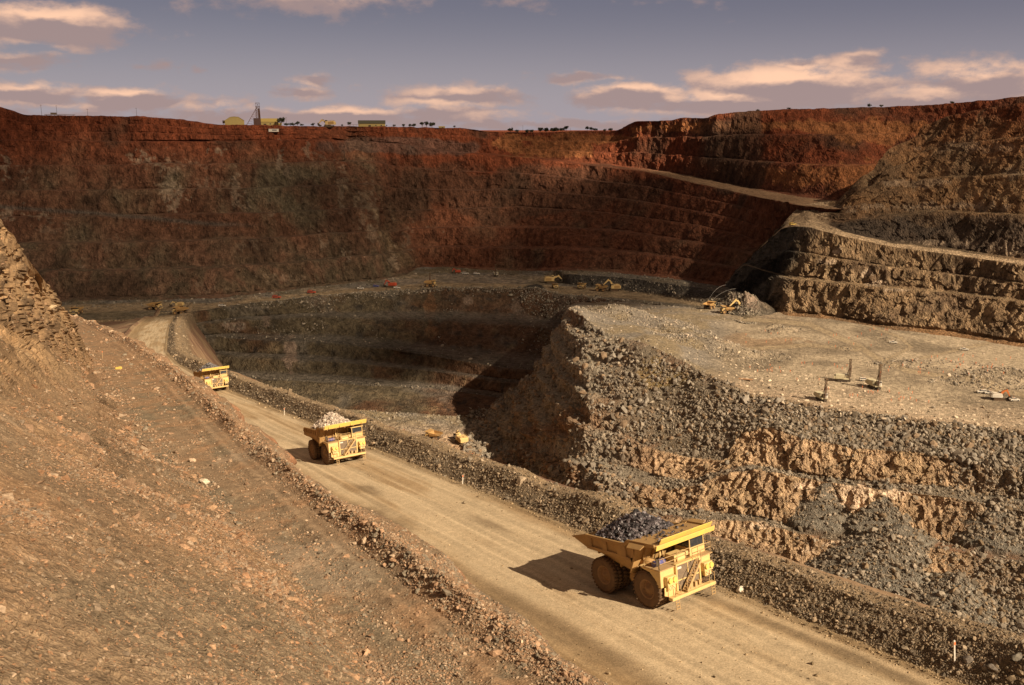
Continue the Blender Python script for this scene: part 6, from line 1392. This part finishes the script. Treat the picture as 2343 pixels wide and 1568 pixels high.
# ------------------------------------------------------------------ single stones, posts, pegs
def boulder(p, sz, col, lab, grp='boulders beside the ramp', mat=None):
    bm = __import__('bmesh').new(); __import__('bmesh').ops.create_icosphere(bm, subdivisions=3, radius=.5)
    V = np.array([w.co[:] for w in bm.verts]); F = np.array([[w.index for w in f.verts] for f in bm.faces]); bm.free()
    q = V * 3 + np.array([p[0], p[1], p[2]]); V = V * (1 + .12 * fbm(q, 1.2, 3, 4))[:, None]
    for kk in range(9):
        nn_ = np.array([math.sin(kk * 2.4 + p[0]), math.cos(kk * 2.4 + p[0]), math.sin(kk * 1.7 + p[1])]); nn_ /= np.linalg.norm(nn_); ov = np.clip(V @ nn_ - .36, 0, None); V = V - ov[:, None] * nn_
    V = V * np.array([1.3, .9, .65]) * sz; r = npmesh('boulder', V, F, mat or M_STONE, np.tile(np.array(col), (len(V), 1)), False)
    r.location = p + Vector((0, 0, sz * .22)); r.rotation_euler = (0, .15, hash_ang(p)); tag(r, lab, 'boulder', grp); return r
def hash_ang(p): return (p[0] * 7.1 + p[1] * 3.3) % 6.28
def dpt(s, t): j = np.argmin(((sD - s) ** 2 + (TD - t) ** 2).ravel()); return Vector(PD.reshape(-1, 3)[j])
class DSheet: pass
DS.uu, DS.vv, DS.dd = du_, dv_, dd_; FS.uu, FS.vv, FS.dd = fu, fv, fd
for (bu, bv, sz, col, lab) in ((1692, 1352, .75, (.62, .55, .45), 'white lump of rock at the foot of the berm right of the foremost truck'), (2072, 1487, .45, (.26, .21, .15), 'angular grey boulder at the foot of the berm near the white post'), (2215, 1512, .8, (.19, .16, .13), 'large grey slab on the berm right of the white post'),
                               (2268, 1532, .65, (.20, .17, .14), 'grey boulder at the far right end of the berm'), (1062, 1150, .5, (.3, .24, .16), 'small brown boulder on the roadside of the berm in mid picture'), (2330, 1508, .8, (.17, .15, .12), 'dark boulder cut by the right picture edge on the berm')):
    boulder(at(DS, bu, bv), sz, col, lab)
for (bu, bv, sz, lab) in ((470, 1105, .9, 'bright white patch stone on the old bench track'), (620, 1340, .5, 'loose pale stone by the inner edge of the old track'), (642, 1430, .55, 'pale squarish stone low on the old bench track')):
    boulder(at(FS, bu, bv), sz, (.66, .56, .42), lab, 'pale stones on the old bench track')
for (bu, bv, sz, lab) in ((118, 705, 1.3, 'pale block at the foot of the layered outcrop'), (310, 660, 1.0, 'small knob on the outcrop edge')) [:1]: boulder(at(SG, bu, bv), sz, (.5, .38, .24), lab, 'outcrop blocks')
for (bu, bv, sz, lab) in ((1950, 1165, 3.4, 'pale angular block jutting from the second pit face'), (1852, 1118, 2.6, 'pale wedge at the left end of the quartz band'), (2020, 1135, 3.2, 'pale slab at the right end of the quartz band'), (1420, 1108, 2.4, 'white block on the rubble ledge left of the faces'), (1782, 1282, 3.0, 'pale block low on the third pit face'),
                          (1550, 880, 2.6, 'large grey block near the plateau corner'), (1660, 1060, 3.0, 'dark block at the toe of the rubble lobe')):
    p = at(SCH, bu, bv); boulder(p, sz, (.60, .47, .33) if 'pale' in lab or 'white' in lab else (.22, .19, .15), lab, 'big blocks on the pit faces')
def post(p, h_, lab, lean=0.0, grp='marker posts along the ramp', mat=None):
    e = empty('marker_post', p); e.rotation_euler = (0, lean, .3); m = MB(); m.box((0, 0, h_ / 2 - .1), (.11, .05, h_ + .2)); m.build('stake', mat or WHT, e); m = MB(); m.box((0, -.035, h_ * .86), (.13, .02, .22)); m.build('reflector', PEGM, e)
    tag(e, lab, 'marker post', grp); return e
for (pu, pv, hh, ln, lab) in ((2186, 1518, 1.7, -.14, 'leaning white marker post at the right end of the berm'), (1060, 1106, 1.3, .05, 'marker post on the berm in mid picture'), (652, 948, 1.6, .03, 'marker post on the berm left of the middle truck'), (495, 858, 1.8, 0, 'marker post on the berm behind the farthest ramp truck')):
    post(at(DS, pu, pv), hh, lab, ln)
post(at(FS, 236, 818), 1.6, 'orange tipped wooden stake on the old bench track near the outcrop', .04, 'stakes on the old bench', WOOD)
_q = MB(); _q.box((0, 0, .25), (1.5, .6, .5)); _q.box((.3, 0, .55), (.6, .5, .2)); o = _q.build('survey_marker', YB); o.location = at(FS, 272, 842); o.scale = (.7,) * 3; tag(o, 'small yellow block lying on the old bench track', 'marker block')
p = at(SCH, 1702, 868); m = MB(); m.box((0, 0, .35), (9, 2.6, .12)); 
for x in (-4, 0, 4): m.box((x, 0, .12), (.25, 2.4, .3))
o = m.build('timber_mat', mat_plain('rusty_plate', (.40, .22, .11), .9, 0, (.3, .18, .1), .6, 1)); o.location = p + Vector((0, 0, .1)); o.rotation_euler = (0, 0, -.35); tag(o, 'long flat brown mat lying near the left edge of the plateau', 'ground mat')
# blast pattern pegs
PG = None; GP = 'orange pegs marking the blast pattern on the plateau'
pr = np.random.default_rng(5); spots = []
for (cu, cv, su, sv, n) in ((1760, 770, 60, 14, 8), (1960, 775, 90, 22, 14), (2130, 830, 120, 26, 22), (1850, 850, 90, 22, 14), (1950, 900, 60, 14, 8), (2080, 905, 80, 16, 12), (2260, 835, 70, 22, 14), (1750, 850, 40, 14, 6)):
    for k in range(n): spots.append((cu + pr.uniform(-su, su), cv + pr.uniform(-sv, sv)))
for (pu, pv) in spots:
    if pu > 2335 or pv > 985: continue
    p = at(SCH, pu, pv)
    if PG is None:
        PG = MB(); PG.box((0, 0, .55), (.14, .14, 1.1)); PG.box((0, 0, 1.1), (.42, .08, .34)); PG = PG.build('blast_peg', PEGM); o = PG
    else: o = PG.copy(); COL.objects.link(o)
    o.location = p; tag(o, 'small orange peg with a flag standing in the drilled plateau', 'peg', GP)
spots = [(865, 975), (880, 990), (845, 985), (905, 1010), (830, 1012), (1080, 1040), (1095, 1056), (1068, 1062), (985, 1036), (925, 985)]
for (pu, pv) in spots: o = PG.copy(); COL.objects.link(o); o.location = at(SA, pu, pv); tag(o, 'small orange peg on the floor of the inner pit', 'peg', 'orange pegs on the inner pit floor')

# pale cones of cuttings round the drilled holes
cand = []
for i in range(-60, 120):
    for j in range(40, 120):
        hx, hy = i + .08 * math.sin(j * 3.1), j + .08 * math.sin(i * 2.3); X = (hx * 4.6 * .94 - hy * 6.4 * .34); Y = (hx * 4.6 * .34 + hy * 6.4 * .94)
        uu_, vv_, dd2 = proj(np.array([X, Y, -130.0]))
        if 1640 < uu_ < 2420 and dd2 > 380:
            ce = np.interp(uu_, [q[0] for q in C1], [q[1] for q in C1])
            if ce - 85 + (uu_ - 1700) * .03 < vv_ < ce - 3 and (vv_ > ce - 55 or uu_ < 2050): cand.append((X, Y, uu_, vv_))
cp = np.array([(q[0], q[1], -130.0) for q in cand]); mm_ = np.full(len(cp), -130.0)
Pf = SCH.P[(SCH.seg == 1)]
for k in range(len(cp)):
    w = np.argmin((Pf[:, 0] - cp[k, 0]) ** 2 + (Pf[:, 1] - cp[k, 1]) ** 2); cp[k, 2] = Pf[w, 2]
cp[:, :2] += RNG.normal(size=(len(cp), 2)) * .35
o = stuff(rocks('drill_cuttings', cp, lognorm(len(cp), 1.7, .25, .9, 2.6), np.array([(.62, .50, .36)]) * RNG.uniform(.7, 1.15, (len(cp), 1)), M_STONE, .32, None, .12, .2), 'pale cones of cuttings in rows along the front of the plateau', 'drill cuttings')
